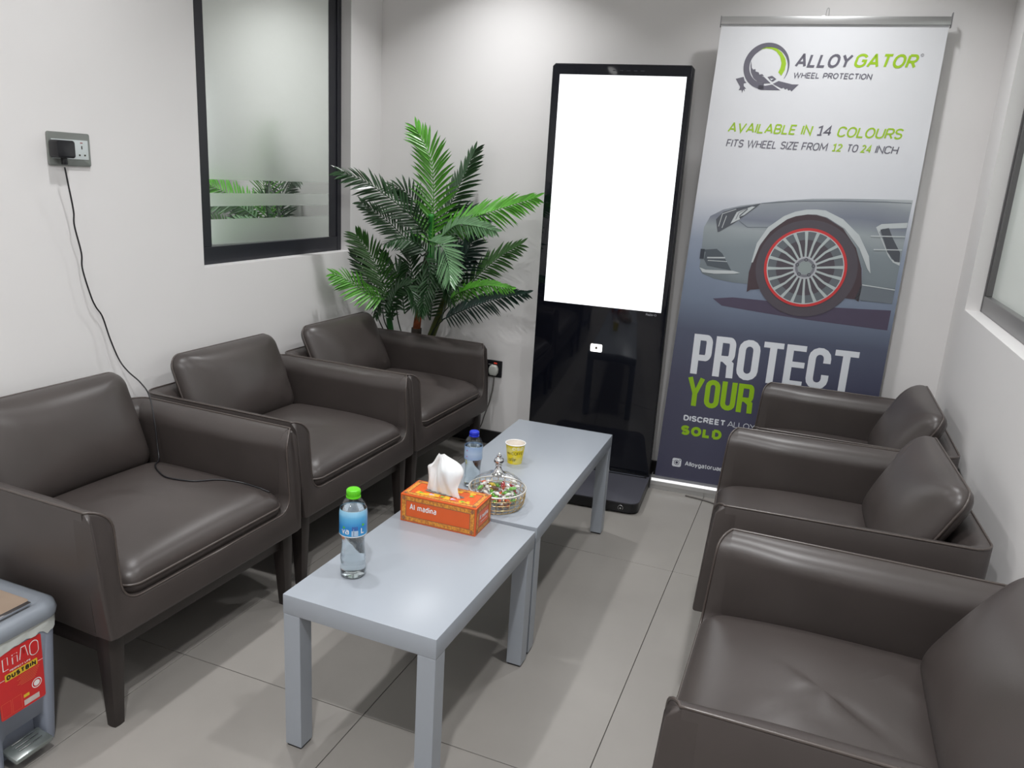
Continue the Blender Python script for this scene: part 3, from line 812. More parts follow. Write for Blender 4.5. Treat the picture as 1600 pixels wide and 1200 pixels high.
prof1 = [(0, 0.003), (0.018, 0.001), (0.028, 0.002), (0.0315, 0.008), (0.0318, 0.020), (0.0300, 0.035), (0.0312, 0.046), (0.0305, 0.048), (0.0312, 0.050), (0.0285, 0.075), (0.0278, 0.092), (0.0290, 0.104),
         (0.0325, 0.113), (0.0335, 0.118), (0.0335, 0.165), (0.0325, 0.178), (0.0290, 0.190), (0.0220, 0.2005), (0.0150, 0.206), (0.0135, 0.209), (0.0135, 0.222)]
b1, body1 = bottle((-0.962, 1.500, TH), 'clear water bottle with bright green cap and blue label on near table', prof1, 0.0165, 0.208, 0.021, M_capg, 0.178, None)
def ramp_mat(name, stops, axis='Z', lo=0.0, hi=1.0, rough=0.4, coat=0.0, noise=0.0):
    mt = bpy.data.materials.new(name); mt.use_nodes = True; nt = mt.node_tree; b = nt.nodes['Principled BSDF']
    b.inputs['Roughness'].default_value = rough; b.inputs['Coat Weight'].default_value = coat
    tc = nt.nodes.new('ShaderNodeTexCoord'); sp = nt.nodes.new('ShaderNodeSeparateXYZ'); nt.links.new(tc.outputs['Object'], sp.inputs[0])
    mr = nt.nodes.new('ShaderNodeMapRange'); mr.inputs['From Min'].default_value = lo; mr.inputs['From Max'].default_value = hi
    nt.links.new(sp.outputs[axis], mr.inputs['Value'])
    rp = nt.nodes.new('ShaderNodeValToRGB'); e = rp.color_ramp.elements
    e[0].position = stops[0][0]; e[0].color = (*stops[0][1], 1); e[1].position = stops[-1][0]; e[1].color = (*stops[-1][1], 1)
    for p, c in stops[1:-1]: k = e.new(p); k.color = (*c, 1)
    nt.links.new(mr.outputs[0], rp.inputs['Fac']); nt.links.new(rp.outputs['Color'], b.inputs['Base Color'])
    return mt
M_lab1 = ramp_mat('blue_label', [(0.0, srgb(60, 150, 205)), (0.35, srgb(40, 128, 198)), (0.7, srgb(92, 172, 218)), (1.0, srgb(158, 206, 232))], 'Z', 0.116, 0.181, 0.3)
LR = 0.0339
lab = geo_obj('label', merge([band_geo(LR, 0.116, 0.168), band_geo(LR, 0.168, 0.181, r2=0.0322)]), M_lab1, b1)
view_a = math.atan2(-1.5, 0.962)     # side facing the room's open end
geo_obj('label_edge', merge([band_geo(LR+0.0002, 0.1155, 0.1175)]), M_white_print, lab)
geo_obj('label_lettering', stroke_text('va', -0.0305, 0.124, 0.020, 0.0155, 0.0020, 0.0004), M_white_print, lab, fn=bend(LR, view_a))
geo_obj('label_lettering', stroke_text('L', 0.019, 0.124, 0.009, 0.0155, 0.0026, 0.0004), M_white_print, lab, fn=bend(LR, view_a))
geo_obj('label_panel', merge([rect_geo(0.0, 0.002, 0.119, 0.138, 0.0004)]+[rect_geo(-0.004+k*0.002, -0.002+k*0.002, 0.119, 0.133, 0.0004) for k in range(8)]), mat('pale_panel', srgb(168, 190, 214), 0.4, var=0.1, vscale=600), lab, fn=bend(LR, view_a))
geo_obj('label_panel', merge([rect_geo(-0.003+i*0.0036, -0.0005+i*0.0036, 0.1345+j*0.0034, 0.1368+j*0.0034, 0.0005) for i in range(4) for j in range(3)]), mat('violet_print', srgb(70, 84, 160), 0.4, var=0.05, vscale=90), lab, fn=bend(LR, view_a))
geo_obj('label_leaf', merge([leafy(-0.024, 0.140, 0.0045, 0.0004), leafy(0.025, 0.146, 0.005, 0.0004)]), M_capg, lab, fn=bend(LR, view_a))
prof2 = [(0, 0.003), (0.016, 0.001), (0.024, 0.002), (0.0272, 0.007), (0.0275, 0.02), (0.0262, 0.04), (0.0258, 0.060), (0.0268, 0.080), (0.0285, 0.092), (0.0290, 0.100), (0.0290, 0.135), (0.0280, 0.148),
         (0.0240, 0.160), (0.0170, 0.168), (0.0135, 0.172), (0.0135, 0.182)]
b2, body2 = bottle((-0.942, 2.168, TH), 'clear water bottle with dark blue cap standing behind the candy dish', prof2, 0.0150, 0.170, 0.017, M_capb, 0.134, None)
M_lab2 = ramp_mat('pale_label', [(0, srgb(150, 176, 214)), (0.5, srgb(178, 200, 226)), (1, srgb(150, 180, 220))], 'Z', 0.096, 0.140, 0.3)
l2 = geo_obj('label', band_geo(0.0294, 0.096, 0.140), M_lab2, b2)
geo_obj('label_print', merge([rect_geo(-0.020, 0.028, 0.100+0.004*k, 0.1010+0.004*k, 0.0003) for k in range(4)]+[rect_geo(-0.02, 0.024, 0.122+0.005*k, 0.1235+0.005*k, 0.0003) for k in range(3)]), mat('blue_print', srgb(66, 96, 168), 0.4, var=0.1, vscale=500), l2, fn=bend(0.0294, math.atan2(-2.17, 0.94)))
geo_obj('label_dot', merge([leafy(-0.022, 0.107, 0.0028, 0.0005), leafy(-0.022, 0.127, 0.0028, 0.0005)]), mat('magenta_print', srgb(200, 50, 110), 0.4, var=0.05), l2, fn=bend(0.0294, math.atan2(-2.17, 0.94)))

# ---- paper cup
cup = tag(empty('paper_cup', (-0.899, 2.438, TH)), 'yellow printed paper coffee cup with white rim on the far table', 'cup')
r0_, r1_, hc = 0.0255, 0.0345, 0.074
def cup_mat():
    mt = bpy.data.materials.new('yellow_cup_print'); mt.use_nodes = True; nt = mt.node_tree; b = nt.nodes['Principled BSDF']
    tc = nt.nodes.new('ShaderNodeTexCoord'); no = nt.nodes.new('ShaderNodeTexNoise'); no.inputs['Scale'].default_value = 38; no.inputs['Detail'].default_value = 1
    nt.links.new(tc.outputs['Object'], no.inputs['Vector'])
    rp = nt.nodes.new('ShaderNodeValToRGB'); e = rp.color_ramp.elements
    e[0].position = 0.50; e[0].color = (*srgb(232, 208, 20), 1); e[1].position = 0.62; e[1].color = (*srgb(228, 214, 110), 1)
    nt.links.new(no.outputs['Fac'], rp.inputs['Fac']); nt.links.new(rp.outputs['Color'], b.inputs['Base Color']); b.inputs['Roughness'].default_value = 0.4
    return mt
M_cupw = mat('cup_paper', srgb(236, 228, 218), 0.6, bump=0.03, bscale=200)
wall_ = lathe('cup_wall', [(r0_, 0.0), (r0_, 0.002), (r1_, hc-0.002)], cup_mat(), cup, seg=48)
lathe('cup_lining', [(r1_-0.0006, hc-0.002), (r0_-0.0008, 0.004), (0, 0.004)], M_cupw, cup, seg=48)
v_, f_ = tube_geo([((r1_+0.0006)*math.cos(2*PI*k/48), (r1_+0.0006)*math.sin(2*PI*k/48), hc-0.002) for k in range(48)], 0.0017, 8, True)
link('rolled_rim', recalc(mesh('rolled_rim', v_, f_)), M_white_print, cup, smooth=True)
va2 = math.atan2(-2.438, 0.899)
def cup_bend(v):
    rad = r0_+(r1_-r0_)*v[1]/hc+v[2]; a = va2+v[0]/0.030
    return (rad*math.cos(a), rad*math.sin(a), v[1])
M_blk = mat('black_print', srgb(40, 34, 20), 0.5, var=0.02)
geo_obj('lettering', stroke_text('esp', -0.010, 0.053, 0.040, 0.017, 0.0034, 0.0004), mat('cream_print', srgb(240, 232, 180), 0.5, var=0.02), wall_, fn=cup_bend)
geo_obj('lettering', stroke_text('MILK', -0.031, 0.036, 0.016, 0.008, 0.0011, 0.0004), mat('brown_ink', srgb(110, 70, 30), 0.5, var=0.02), wall_, fn=cup_bend)
geo_obj('lettering', stroke_text('COFFE', -0.012, 0.036, 0.042, 0.011, 0.0011, 0.0004), M_blk, wall_, fn=cup_bend)
geo_obj('lettering', stroke_text('coffee', -0.028, 0.012, 0.030, 0.014, 0.0011, 0.0004, shear=0.4), M_blk, wall_, fn=cup_bend)

# ---- candy dish
dish = tag(empty('candy_dish', (-0.812, 2.066, TH)), 'round glass candy dish with gold wire basket and domed silver-knobbed lid', 'candy dish')
M_glass = thin_glass('clear_glass', (0.985, 0.99, 0.99), 0.02, 0.03, 0.40)
M_goldm = mat('gold_wire', srgb(236, 206, 150), 0.25, metal=1.0, bump=0.01)
M_silver = mat('polished_silver', srgb(225, 225, 228), 0.08, metal=1.0, bump=0.01)
RB = 0.086
lathe('bowl', [(0, 0.004), (0.070, 0.004), (0.078, 0.010), (0.082, 0.025), (0.084, 0.056)], M_glass, dish, seg=56)
wires = []
for k in range(26):
    a = 2*PI*k/26; wires.append([(0.074*math.cos(a), 0.074*math.sin(a), 0.002), (0.0815*math.cos(a), 0.0815*math.sin(a), 0.010), (0.0858*math.cos(a), 0.0858*math.sin(a), 0.03), (0.0875*math.cos(a), 0.0875*math.sin(a), 0.056)])
bk = tubes('basket_wire', wires, 0.0012, M_goldm, dish, sides=6)
rings_ = []
for rr2, zz2 in ((0.074, 0.002), (0.0835, 0.016), (0.086, 0.031), (0.0868, 0.044)):
    rings_.append([(rr2*math.cos(2*PI*k/56), rr2*math.sin(2*PI*k/56), zz2) for k in range(56)])
tubes('basket_ring', rings_, 0.0011, M_goldm, bk, sides=6, closed=True)
tube('rim_ring', [((RB+0.0015)*math.cos(2*PI*k/64), (RB+0.0015)*math.sin(2*PI*k/64), 0.058) for k in range(64)], 0.0026, mat('pale_silver_rim', srgb(236, 232, 226), 0.3, metal=0.6, bump=0.01), dish, sides=8, closed=True)
dome = [(0.084, 0.060), (0.080, 0.070), (0.072, 0.080), (0.060, 0.089), (0.045, 0.096), (0.030, 0.101), (0.018, 0.105)]
lid = lathe('lid', dome, M_glass, dish, seg=56)
lists = []
for k in range(6):
    a = 2*PI*k/6+0.3
    lists.append([((r_+0.0006)*math.cos(a), (r_+0.0006)*math.sin(a), h) for r_, h in dome[3:]])
tubes('lid_reflection_lines', lists, 0.0010, M_silver, lid, sides=6)  # silver tubes stand in for rim reflections in the glass dome
lathe('knob', [(0.026, 0.1025), (0.020, 0.106), (0.013, 0.113), (0.0085, 0.122), (0.0075, 0.127), (0.0105, 0.129), (0.008, 0.131), (0.0095, 0.133), (0.0140, 0.138), (0.0155, 0.144), (0.0140, 0.150), (0.009, 0.155),
     (0.006, 0.157), (0.0075, 0.160), (0.0055, 0.164), (0.0025, 0.166), (0.0022, 0.170), (0, 0.173)], M_silver, lid, seg=32, sharp=60)

# sweets in the dish
wr = [('white_wrapper', srgb(232, 228, 222)), ('green_wrapper', srgb(104, 176, 50)), ('orange_wrapper', srgb(224, 92, 40)), ('yellow_wrapper', srgb(236, 206, 60)), ('brown_wrapper', srgb(120, 84, 62)), ('red_wrapper', srgb(190, 40, 50))]
WM = [mat(n_, c_, 0.22, spec=0.7, bump=0.5, bscale=260, bdist=0.001, coat=0.4, var=0.15, vscale=120) for n_, c_ in wr]
def candy_mesh(nm):
    V = []; F = []; seg = 10
    prof = [(-0.0135, 0.0055), (-0.0110, 0.0035), (-0.0085, 0.0013), (-0.0070, 0.0040), (-0.0035, 0.0062), (0.0, 0.0068), (0.0035, 0.0062), (0.0070, 0.0040), (0.0085, 0.0013), (0.0110, 0.0035), (0.0135, 0.0055)]
    for x, r_ in prof:
        for k in range(seg):
            a = 2*PI*k/seg; fl_ = 0.35 if abs(x) > 0.0085 else 1.0
            rr3 = r_*(1+(0.25*(k % 2) if abs(x) > 0.01 else 0))
            V.append((x, rr3*math.cos(a), rr3*math.sin(a)*fl_*0.85))
    for i in range(len(prof)-1):
        for k in range(seg): F.append((i*seg+k, i*seg+(k+1) % seg, (i+1)*seg+(k+1) % seg, (i+1)*seg+k))
    F.append(tuple(range(seg))[::-1]); F.append(tuple((len(prof)-1)*seg+k for k in range(seg)))
    me = recalc(mesh(nm, V, F)); me.polygons.foreach_set('use_smooth', [True]*len(me.polygons)); return me
cm = []
for k, w_ in enumerate(WM):
    me = candy_mesh('sweet'); me.materials.append(w_); cm.append(me)
names_ = ['white', 'green', 'orange', 'yellow', 'brown', 'red']
rc = random.Random(11); placed = []
weights = [0, 0, 0, 0, 1, 1, 1, 2, 2, 3, 4, 4, 5]
tries = 0
while len(placed) < 78 and tries < 60000:
    tries += 1
    zc_ = 0.014+0.050*(len(placed)/78)+rc.uniform(-0.004, 0.004)
    r_ = 0.064*math.sqrt(rc.random()); a = rc.uniform(0, 2*PI); p = Vector((r_*math.cos(a), r_*math.sin(a), zc_))
    if all((p-q).length > 0.0118 for q in placed):
        placed.append(p); ci = rc.choice(weights)
        o = bpy.data.objects.new('wrapped_sweet', cm[ci]); C.objects.link(o)
        o.location = Vector((-0.812, 2.066, TH))+p; o.rotation_euler = (rc.uniform(-0.5, 0.5), rc.uniform(-0.35, 0.35), rc.uniform(0, 6.3))
        tag(o, names_[ci]+' wrapped sweet in the round glass dish', 'sweet', names_[ci]+' wrapped sweets in the candy dish')

# ================================================================ KIOSK
KA = R(3.85)
kio = tag(empty('digital_signage_stand', (-0.607, 3.486, 0), KA), 'tall black floor-standing display with glowing blank white screen', 'display')
M_kfr = mat('black_gloss_glass', srgb(16, 18, 26), 0.06, spec=0.5, bump=0.0)
M_kbody = mat('black_metal_case', srgb(20, 21, 24), 0.35, bump=0.03, bscale=300)
M_kbase = mat('charcoal_powder_coat', srgb(66, 66, 74), 0.5, bump=0.08, bscale=500)
KL, KR, KT = -0.604, 0.006, 1.886
pts = [(KL, 0.045), (KR, 0.045), (KR, KT-0.012), (KR-0.012, KT), (KL+0.012, KT), (KL, KT-0.012)]
MK = Matrix(((1, 0, 0, 0), (0, 0, -1, 0), (0, 1, 0, 0), (0, 0, 0, 1)))
ngon_plate('case', pts, -0.040, -0.003, M_kbody, kio, bevel=0.002, M=MK)
gp = [(KL+0.004, 0.062), (KR-0.004, 0.062), (KR-0.004, KT-0.014), (KR-0.014, KT-0.004), (KL+0.014, KT-0.004), (KL+0.004, KT-0.014)]
ngon_plate('front_glass', gp, -0.003, 0.002, M_kfr, kio, bevel=0.001, M=MK)
M_scr = mat('lit_screen', (0.02, 0.02, 0.02), 0.15, emis=(0.97, 0.99, 1.0), estr=2.6)
box('screen', -0.568, -0.021, -0.0034, -0.0022, 0.843, 1.840, M_scr, kio)
bt = link('touch_button', mesh('b', *flat_poly_geo([(x-0.301, y+0.6475) for x, y in rrect(0.055, 0.037, 0.006, 4)], 0.0026)), mat('button_glow', (1, 1, 1), 0.5, emis=(1, 0.98, 0.95), estr=3.0), kio)
bt.data.transform(MK)
geo_obj('button_dot', flat_poly_geo([(-0.301+0.0055*math.cos(a), 0.6475+0.0068*math.sin(a)) for a in [2*PI*q/20 for q in range(20)]], 0.0032), mat('dot_dark', srgb(90, 80, 70), 0.5, var=0.02), bt, M=MK)
geo_obj('lettering', stroke_text('RaZe-O', -0.088, 0.825, 0.048, 0.009, 0.0012, 0.0026), mat('grey_print', srgb(170, 172, 178), 0.5, var=0.02), kio, M=MK)
geo_obj('sensor_slots', merge([rect_geo(-0.335+0.03*k, -0.320+0.03*k, 1.858, 1.861, 0.0026) for k in range(5)]), mat('slot_grey', srgb(52, 54, 62), 0.5, var=0.02), kio, M=MK)
# lower lip and base
box('lower_lip', KL+0.01, KR-0.01, -0.022, 0.0, 0.048, 0.062, M_kbody, kio, bevel=0.002)
geo_obj('lip_highlight_strip', rect_geo(KL+0.02, KR-0.02, 0.0595, 0.0625, 0.0226), mat('satin_strip', srgb(120, 124, 134), 0.3, metal=0.6, bump=0.02), kio, M=MK)
bp_ = []
BX0, BX1, BY0, BY1 = KL+0.0, KR+0.004, -0.352, 0.05
for cx_, cy_, a0, r_ in ((BX1-0.004, BY1-0.004, 0, 0.004), (BX0+0.004, BY1-0.004, 90, 0.004), (BX0+0.045, BY0+0.045, 180, 0.045), (BX1-0.045, BY0+0.045, 270, 0.045)):
    for k in range(7):
        a = R(a0+15*k); bp_.append((cx_+r_*math.cos(a), cy_+r_*math.sin(a)))
ngon_plate('base_top', bp_, 0.048, 0.054, M_kbase, kio, bevel=0.0015)
ngon_plate('base_skirt', [(x*0.998, y*0.998) for x, y in bp_], 0.008, 0.048, M_kbody, kio)
for cx_, cy_ in ((BX1-0.05, BY0+0.05), (BX0+0.05, BY0+0.05), (BX1-0.05, BY1-0.05), (BX0+0.05, BY1-0.05)):
    w_ = lathe('caster', [(0, -0.008), (0.010, -0.008), (0.011, -0.004), (0.011, 0.004), (0.010, 0.008), (0, 0.008)], M_foot, kio, seg=20)
    w_.data.transform(Matrix.Translation((cx_, cy_, 0.011)) @ Matrix.Rotation(PI/2, 4, 'X'))
ring_ = [(BX1-0.075+0.011*math.cos(a), BY0-0.0005, 0.028+0.011*math.sin(a)) for a in [R(-40+k*12) for k in range(24)]]
tube('caster_ring', ring_, 0.0015, mat('chrome', srgb(190, 192, 196), 0.2, metal=1.0, bump=0.01), kio, sides=6)
lathe('caster_bolt', [(0, -0.002), (0.004, -0.002), (0.004, 0.002), (0, 0.002)], MATS['chrome'], kio, seg=12).data.transform(Matrix.Translation((BX1-0.075, BY0-0.001, 0.026)) @ Matrix.Rotation(PI/2, 4, 'X'))

# ================================================================ BANNER
B0 = Vector((-0.581, 3.530, 0.049)); th_ = R(3.85); tl_ = R(1.0)
U = Vector((math.cos(th_), math.sin(th_), 0)); Vv = Vector((-math.sin(th_)*math.sin(tl_), math.cos(th_)*math.sin(tl_), math.cos(tl_)))
Nn = U.cross(Vv)
ban = tag(empty('roll_up_banner', B0), 'grey roll-up banner advertising alloy wheel protection, silver car printed on it', 'banner')
MB = Matrix((U, Vv, Nn)).transposed().to_4x4()
def bo(name, geo, mt, parent=None):
    # the print's own local frame keeps x across, y up, so that ramps read from object coordinates
    o = geo_obj(name, geo, mt, parent or gr)
    return o
gr_me = mesh('graphic', [(0, 0, 0), (0.905, 0, 0), (0.9136, 2.015, 0), (0.0606, 2.0134, 0)], [(0, 1, 2, 3)])
def banner_mat():
    mt = bpy.data.materials.new('printed_banner_film'); mt.use_nodes = True; nt = mt.node_tree; b = nt.nodes['Principled BSDF']
    tc = nt.nodes.new('ShaderNodeTexCoord'); sp = nt.nodes.new('ShaderNodeSeparateXYZ'); nt.links.new(tc.outputs['Object'], sp.inputs[0])
    mr = nt.nodes.new('ShaderNodeMapRange'); mr.inputs['From Max'].default_value = 2.015; nt.links.new(sp.outputs['Y'], mr.inputs['Value'])
    rp = nt.nodes.new('ShaderNodeValToRGB'); e = rp.color_ramp.elements
    st = [(0.0, (70, 70, 92)), (0.25, (76, 77, 98)), (0.36, (86, 92, 112)), (0.43, (118, 130, 150)), (0.50, (134, 146, 166)), (0.56, (150, 160, 178)), (0.605, (186, 192, 204)), (0.66, (222, 224, 230)), (0.80, (232, 233, 237)), (1.0, (228, 229, 232))]
    e[0].position = st[0][0]; e[0].color = (*srgb(*st[0][1]), 1); e[1].position = 1.0; e[1].color = (*srgb(*st[-1][1]), 1)
    for p, c in st[1:-1]: k = e.new(p); k.color = (*srgb(*c), 1)
    nt.links.new(mr.outputs[0], rp.inputs['Fac']); nt.links.new(rp.outputs['Color'], b.inputs['Base Color'])
    b.inputs['Roughness'].default_value = 0.32; b.inputs['Specular IOR Level'].default_value = 0.5
    return mt
gr = link('graphic', gr_me, banner_mat(), ban)
gr.matrix_local = MB
BB = 0.0007
def ink(name, rgb, r_=0.35): return mat('ink_'+name, srgb(*rgb), r_, var=0.015, vscale=20)
I_grey, I_green, I_white = ink('slate', (106, 104, 116)), ink('lime', (164, 204, 44)), ink('white', (226, 230, 236))
I_green2 = ink('lime_deep', (146, 190, 26))
# -- emblem
def arc_band(cx_, cy_, ro_, ri_, a0, a1, seg=48, z=BB, dx=0, dy=0):
    V = []; F = []
    for k in range(seg+1):
        a = R(a0+(a1-a0)*k/seg)
        V.append((cx_+ro_*math.cos(a), cy_+ro_*math.sin(a)*1.0, z)); V.append((cx_+dx+ri_*math.cos(a), cy_+dy+ri_*math.sin(a), z))
    for k in range(seg): F.append((2*k, 2*k+2, 2*k+3, 2*k+1) if a1 < a0 else (2*k+1, 2*k+3, 2*k+2, 2*k))
    return V, F
ecx, ecy = 0.2600, 1.8490
V_ = []; F_ = []
for k in range(71):
    a = R(-32+(270+32)*k/70); f_ = k/70; wd_ = 0.002+0.0215*min(1, f_*1.9)**1.0
    V_ += [(ecx+0.0905*math.cos(a), ecy+0.0905*math.sin(a), BB), (ecx+(0.0905-wd_)*math.cos(a), ecy+(0.0905-wd_)*math.sin(a), BB)]
for k in range(70): F_.append((2*k+1, 2*k, 2*k+2, 2*k+3))
bo('emblem_ring', (V_, F_), I_grey)
bo('emblem_green_arc', flat_poly_geo([(0.2286,1.9123),(0.2472,1.9222),(0.2696,1.9238),(0.2932,1.9172),(0.3152,1.9009),(0.3309,1.8791),(0.3365,1.8598),(0.3344,1.8349),(0.3242,1.8130),(0.3102,1.8261),(0.3163,1.8429),(0.3178,1.8623),(0.3087,1.8871),(0.2919,1.9061),(0.2737,1.9148),(0.2507,1.9173)], BB), I_green)
bo('emblem_alligator', merge([flat_poly_geo(q, BB) for q in (
 [(0.1442,1.7974),(0.1751,1.8060),(0.1816,1.7897),(0.1898,1.7828),(0.1786,1.7797),(0.1799,1.7698),(0.1915,1.7587),(0.1842,1.7591),(0.1872,1.7473),(0.1803,1.7556),(0.1769,1.7413),(0.1732,1.7540),(0.1617,1.7523),(0.1650,1.7609),(0.1657,1.7666)],
 [(0.3163,1.7927),(0.3717,1.7806),(0.3970,1.7806),(0.3728,1.7532),(0.3662,1.7603),(0.3597,1.7559),(0.3543,1.7642),(0.3465,1.7598),(0.3398,1.7667),(0.3317,1.7636),(0.2951,1.7810)],
 [(0.2380,1.7600),(0.2499,1.7557),(0.3285,1.7565),(0.2927,1.7782),(0.2676,1.7733),(0.2387,1.7741)],
 [(0.1972,1.8688),(0.2038,1.8409),(0.2204,1.8244),(0.2391,1.8135),(0.2573,1.8068),(0.2863,1.7831),(0.2608,1.7808),(0.2340,1.7881),(0.2148,1.8017),(0.2017,1.8240),(0.1969,1.8492)],
 [(0.2103,1.8354),(0.2187,1.8369),(0.2205,1.8277),(0.2333,1.8246),(0.2365,1.8157),(0.2486,1.8179),(0.2562,1.8105),(0.2453,1.8108),(0.2269,1.8189),(0.2157,1.8271)],
 [(0.2701,1.8071),(0.2880,1.8122),(0.3068,1.7995),(0.2940,1.7894),(0.2865,1.7920),(0.2768,1.8002)])]), I_grey)
bo('emblem_eye', flat_poly_geo([(0.2810, 1.8010), (0.2960, 1.8010), (0.2875, 1.7945)], 2*BB), I_white)
def txt(s, x0, y0, w_, h_, mt, bold=0.02, shear=0.0, z=BB): return bo('lettering', text_geo(s, x0, y0, w_, h_, z, bold, shear), mt)
def stx(s, x0, y0, w_, h_, mt, th, shear=0.0): return bo('lettering', stroke_text(s, x0, y0, w_, h_, th, BB, shear), mt)
stx('ALLOY', 0.3692, 1.8465, 0.210, 0.053, I_grey, 0.0095, 0.22)
stx('GATOR', 0.5920, 1.8490, 0.228, 0.053, I_green, 0.0095, 0.22)
txt('©', 0.832, 1.893, 0.012, 0.012, I_grey, 0.0)
stx('WHEEL PROTECTION', 0.3702, 1.8050, 0.298, 0.0225, I_grey, 0.0038, 0.12)
stx('AVAILABLE IN', 0.1370, 1.5840, 0.335, 0.0400, I_green, 0.0062, 0.18)
stx('14', 0.4930, 1.5840, 0.057, 0.0400, I_grey, 0.0062, 0.12)
stx('COLOURS', 0.5710, 1.5820, 0.244, 0.0420, I_green, 0.0062, 0.18)
stx('FITS WHEEL SIZE FROM', 0.1376, 1.5245, 0.405, 0.0315, I_grey, 0.0042, 0.16)
stx('12', 0.5610, 1.5250, 0.038, 0.0310, I_green, 0.0050, 0.12)
stx('TO', 0.6170, 1.5250, 0.042, 0.0310, I_grey, 0.0042, 0.16)
stx('24', 0.6720, 1.5250, 0.039, 0.0310, I_green, 0.0050, 0.12)
stx('INCH', 0.7260, 1.5250, 0.084, 0.0310, I_grey, 0.0042, 0.16)
# -- block letters
def block(ch, x, y, w_, h_, s):
    z = BB; x1, y1 = x+w_, y+h_; c = s/2
    bar = lambda a, b: stroke_geo([a, b], s, z)
    def arc(cx_, cy_, rx, ry, a0, a1, n=7): return [(cx_+rx*math.cos(R(a0+(a1-a0)*k/n)), cy_+ry*math.sin(R(a0+(a1-a0)*k/n))) for k in range(n+1)]
    rx = (w_-s)/2; ry = min(rx*1.0, h_/4)
    if ch == 'O': return [stroke_geo(arc(x+w_/2, y1-c-ry, rx, ry, 180, 0)+arc(x+w_/2, y+c+ry, rx, ry, 0, -180), s, z, True)]
    if ch == 'C': return [stroke_geo([(x1-c, y1-h_*0.36)]+arc(x+w_/2, y1-c-ry, rx, ry, 0, 180)+arc(x+w_/2, y+c+ry, rx, ry, 180, 360)+[(x1-c, y+h_*0.36)], s, z)]
    if ch == 'U': return [stroke_geo([(x+c, y1)]+arc(x+w_/2, y+c+ry, rx, ry, 180, 360)+[(x1-c, y1)], s, z)]
    if ch == 'T': return [stroke_geo([(x, y1-c*0.85), (x1, y1-c*0.85)], s*0.85, z), bar((x+w_/2, y), (x+w_/2, y1-s*0.5))]
    if ch == 'E': return [bar((x+c, y), (x+c, y1))]+[stroke_geo([(x+s*0.5, yy), (x1, yy)], s*0.85, z) for yy in (y+c*0.85, y+h_*0.53, y1-c*0.85)]
    if ch in 'PR':
        rr4 = h_*0.13; my = y+h_*(0.42 if ch == 'P' else 0.46)
        g_ = [bar((x+c, y), (x+c, y1)), stroke_geo([(x+c, y1-c*0.9), (x1-c-rr4*0.6, y1-c*0.9)]+arc(x1-c-rr4*0.6, y1-c*0.9-rr4, rr4*0.6, rr4, 80, 0)+arc(x1-c-rr4*0.6, my+rr4, rr4*0.6, rr4, 0, -80)+[(x+c, my)], s*0.92, z)]
        if ch == 'R': g_.append(stroke_geo([(x+w_*0.5, my), (x1-c*1.15, my-h_*0.12), (x1-c, y)], s, z))
        return g_
    if ch == 'Y': return [stroke_geo([(x+c*0.9, y1), (x+w_/2, y+h_*0.42), (x1-c*0.9, y1)], s*0.95, z), bar((x+w_/2, y), (x+w_/2, y+h_*0.45))]
def word(s, x, y, ws, h_, st, gap, mt):
    g_ = []
    for ch, w_ in zip(s, ws):
        for q_, (v_s, f_s) in enumerate(block(ch, x, y, w_, h_, st)):
            g_.append(([(a_, b_, c_+q_*0.00012) for a_, b_, c_ in v_s], f_s))
        x += w_+gap
    bo('lettering', merge(g_), mt)
word('PROTECT', 0.1050, 0.5230, [0.086, 0.090, 0.092, 0.084, 0.082, 0.092, 0.096], 0.1850, 0.030, 0.0125, I_white)
word('YOUR', 0.1000, 0.3715, [0.076, 0.066, 0.066, 0.070], 0.1340, 0.0225, 0.0065, I_green2)
stx('DISCREET', 0.1010, 0.2965, 0.190, 0.0275, I_white, 0.0062)
stx('ALLOY', 0.3005, 0.2965, 0.122, 0.0270, I_white, 0.0026)
stx('SOLD', 0.0960, 0.2265, 0.185, 0.0470, I_green2, 0.0135)
I_dark = ink('navy', (62, 62, 84))
bo('social_icon', flat_poly_geo([(x+0.0945, y+0.0865) for x, y in rrect(0.042, 0.042, 0.009, 5)], BB), I_white)
bo('social_icon_lens', merge([arc_band(0.0945, 0.0865, 0.0125, 0.0100, 0, 360, z=2*BB), arc_band(0.0945, 0.0865, 0.0062, 0.0, 0, 360, z=2*BB), arc_band(0.1085, 0.1005, 0.0028, 0, 0, 360, z=2*BB), rect_geo(0.0735, 0.0830, 0.0935, 0.0945, 2*BB)]), I_dark)
stx('Alloygatoruae', 0.1330, 0.0775, 0.172, 0.0225, I_white, 0.0036)
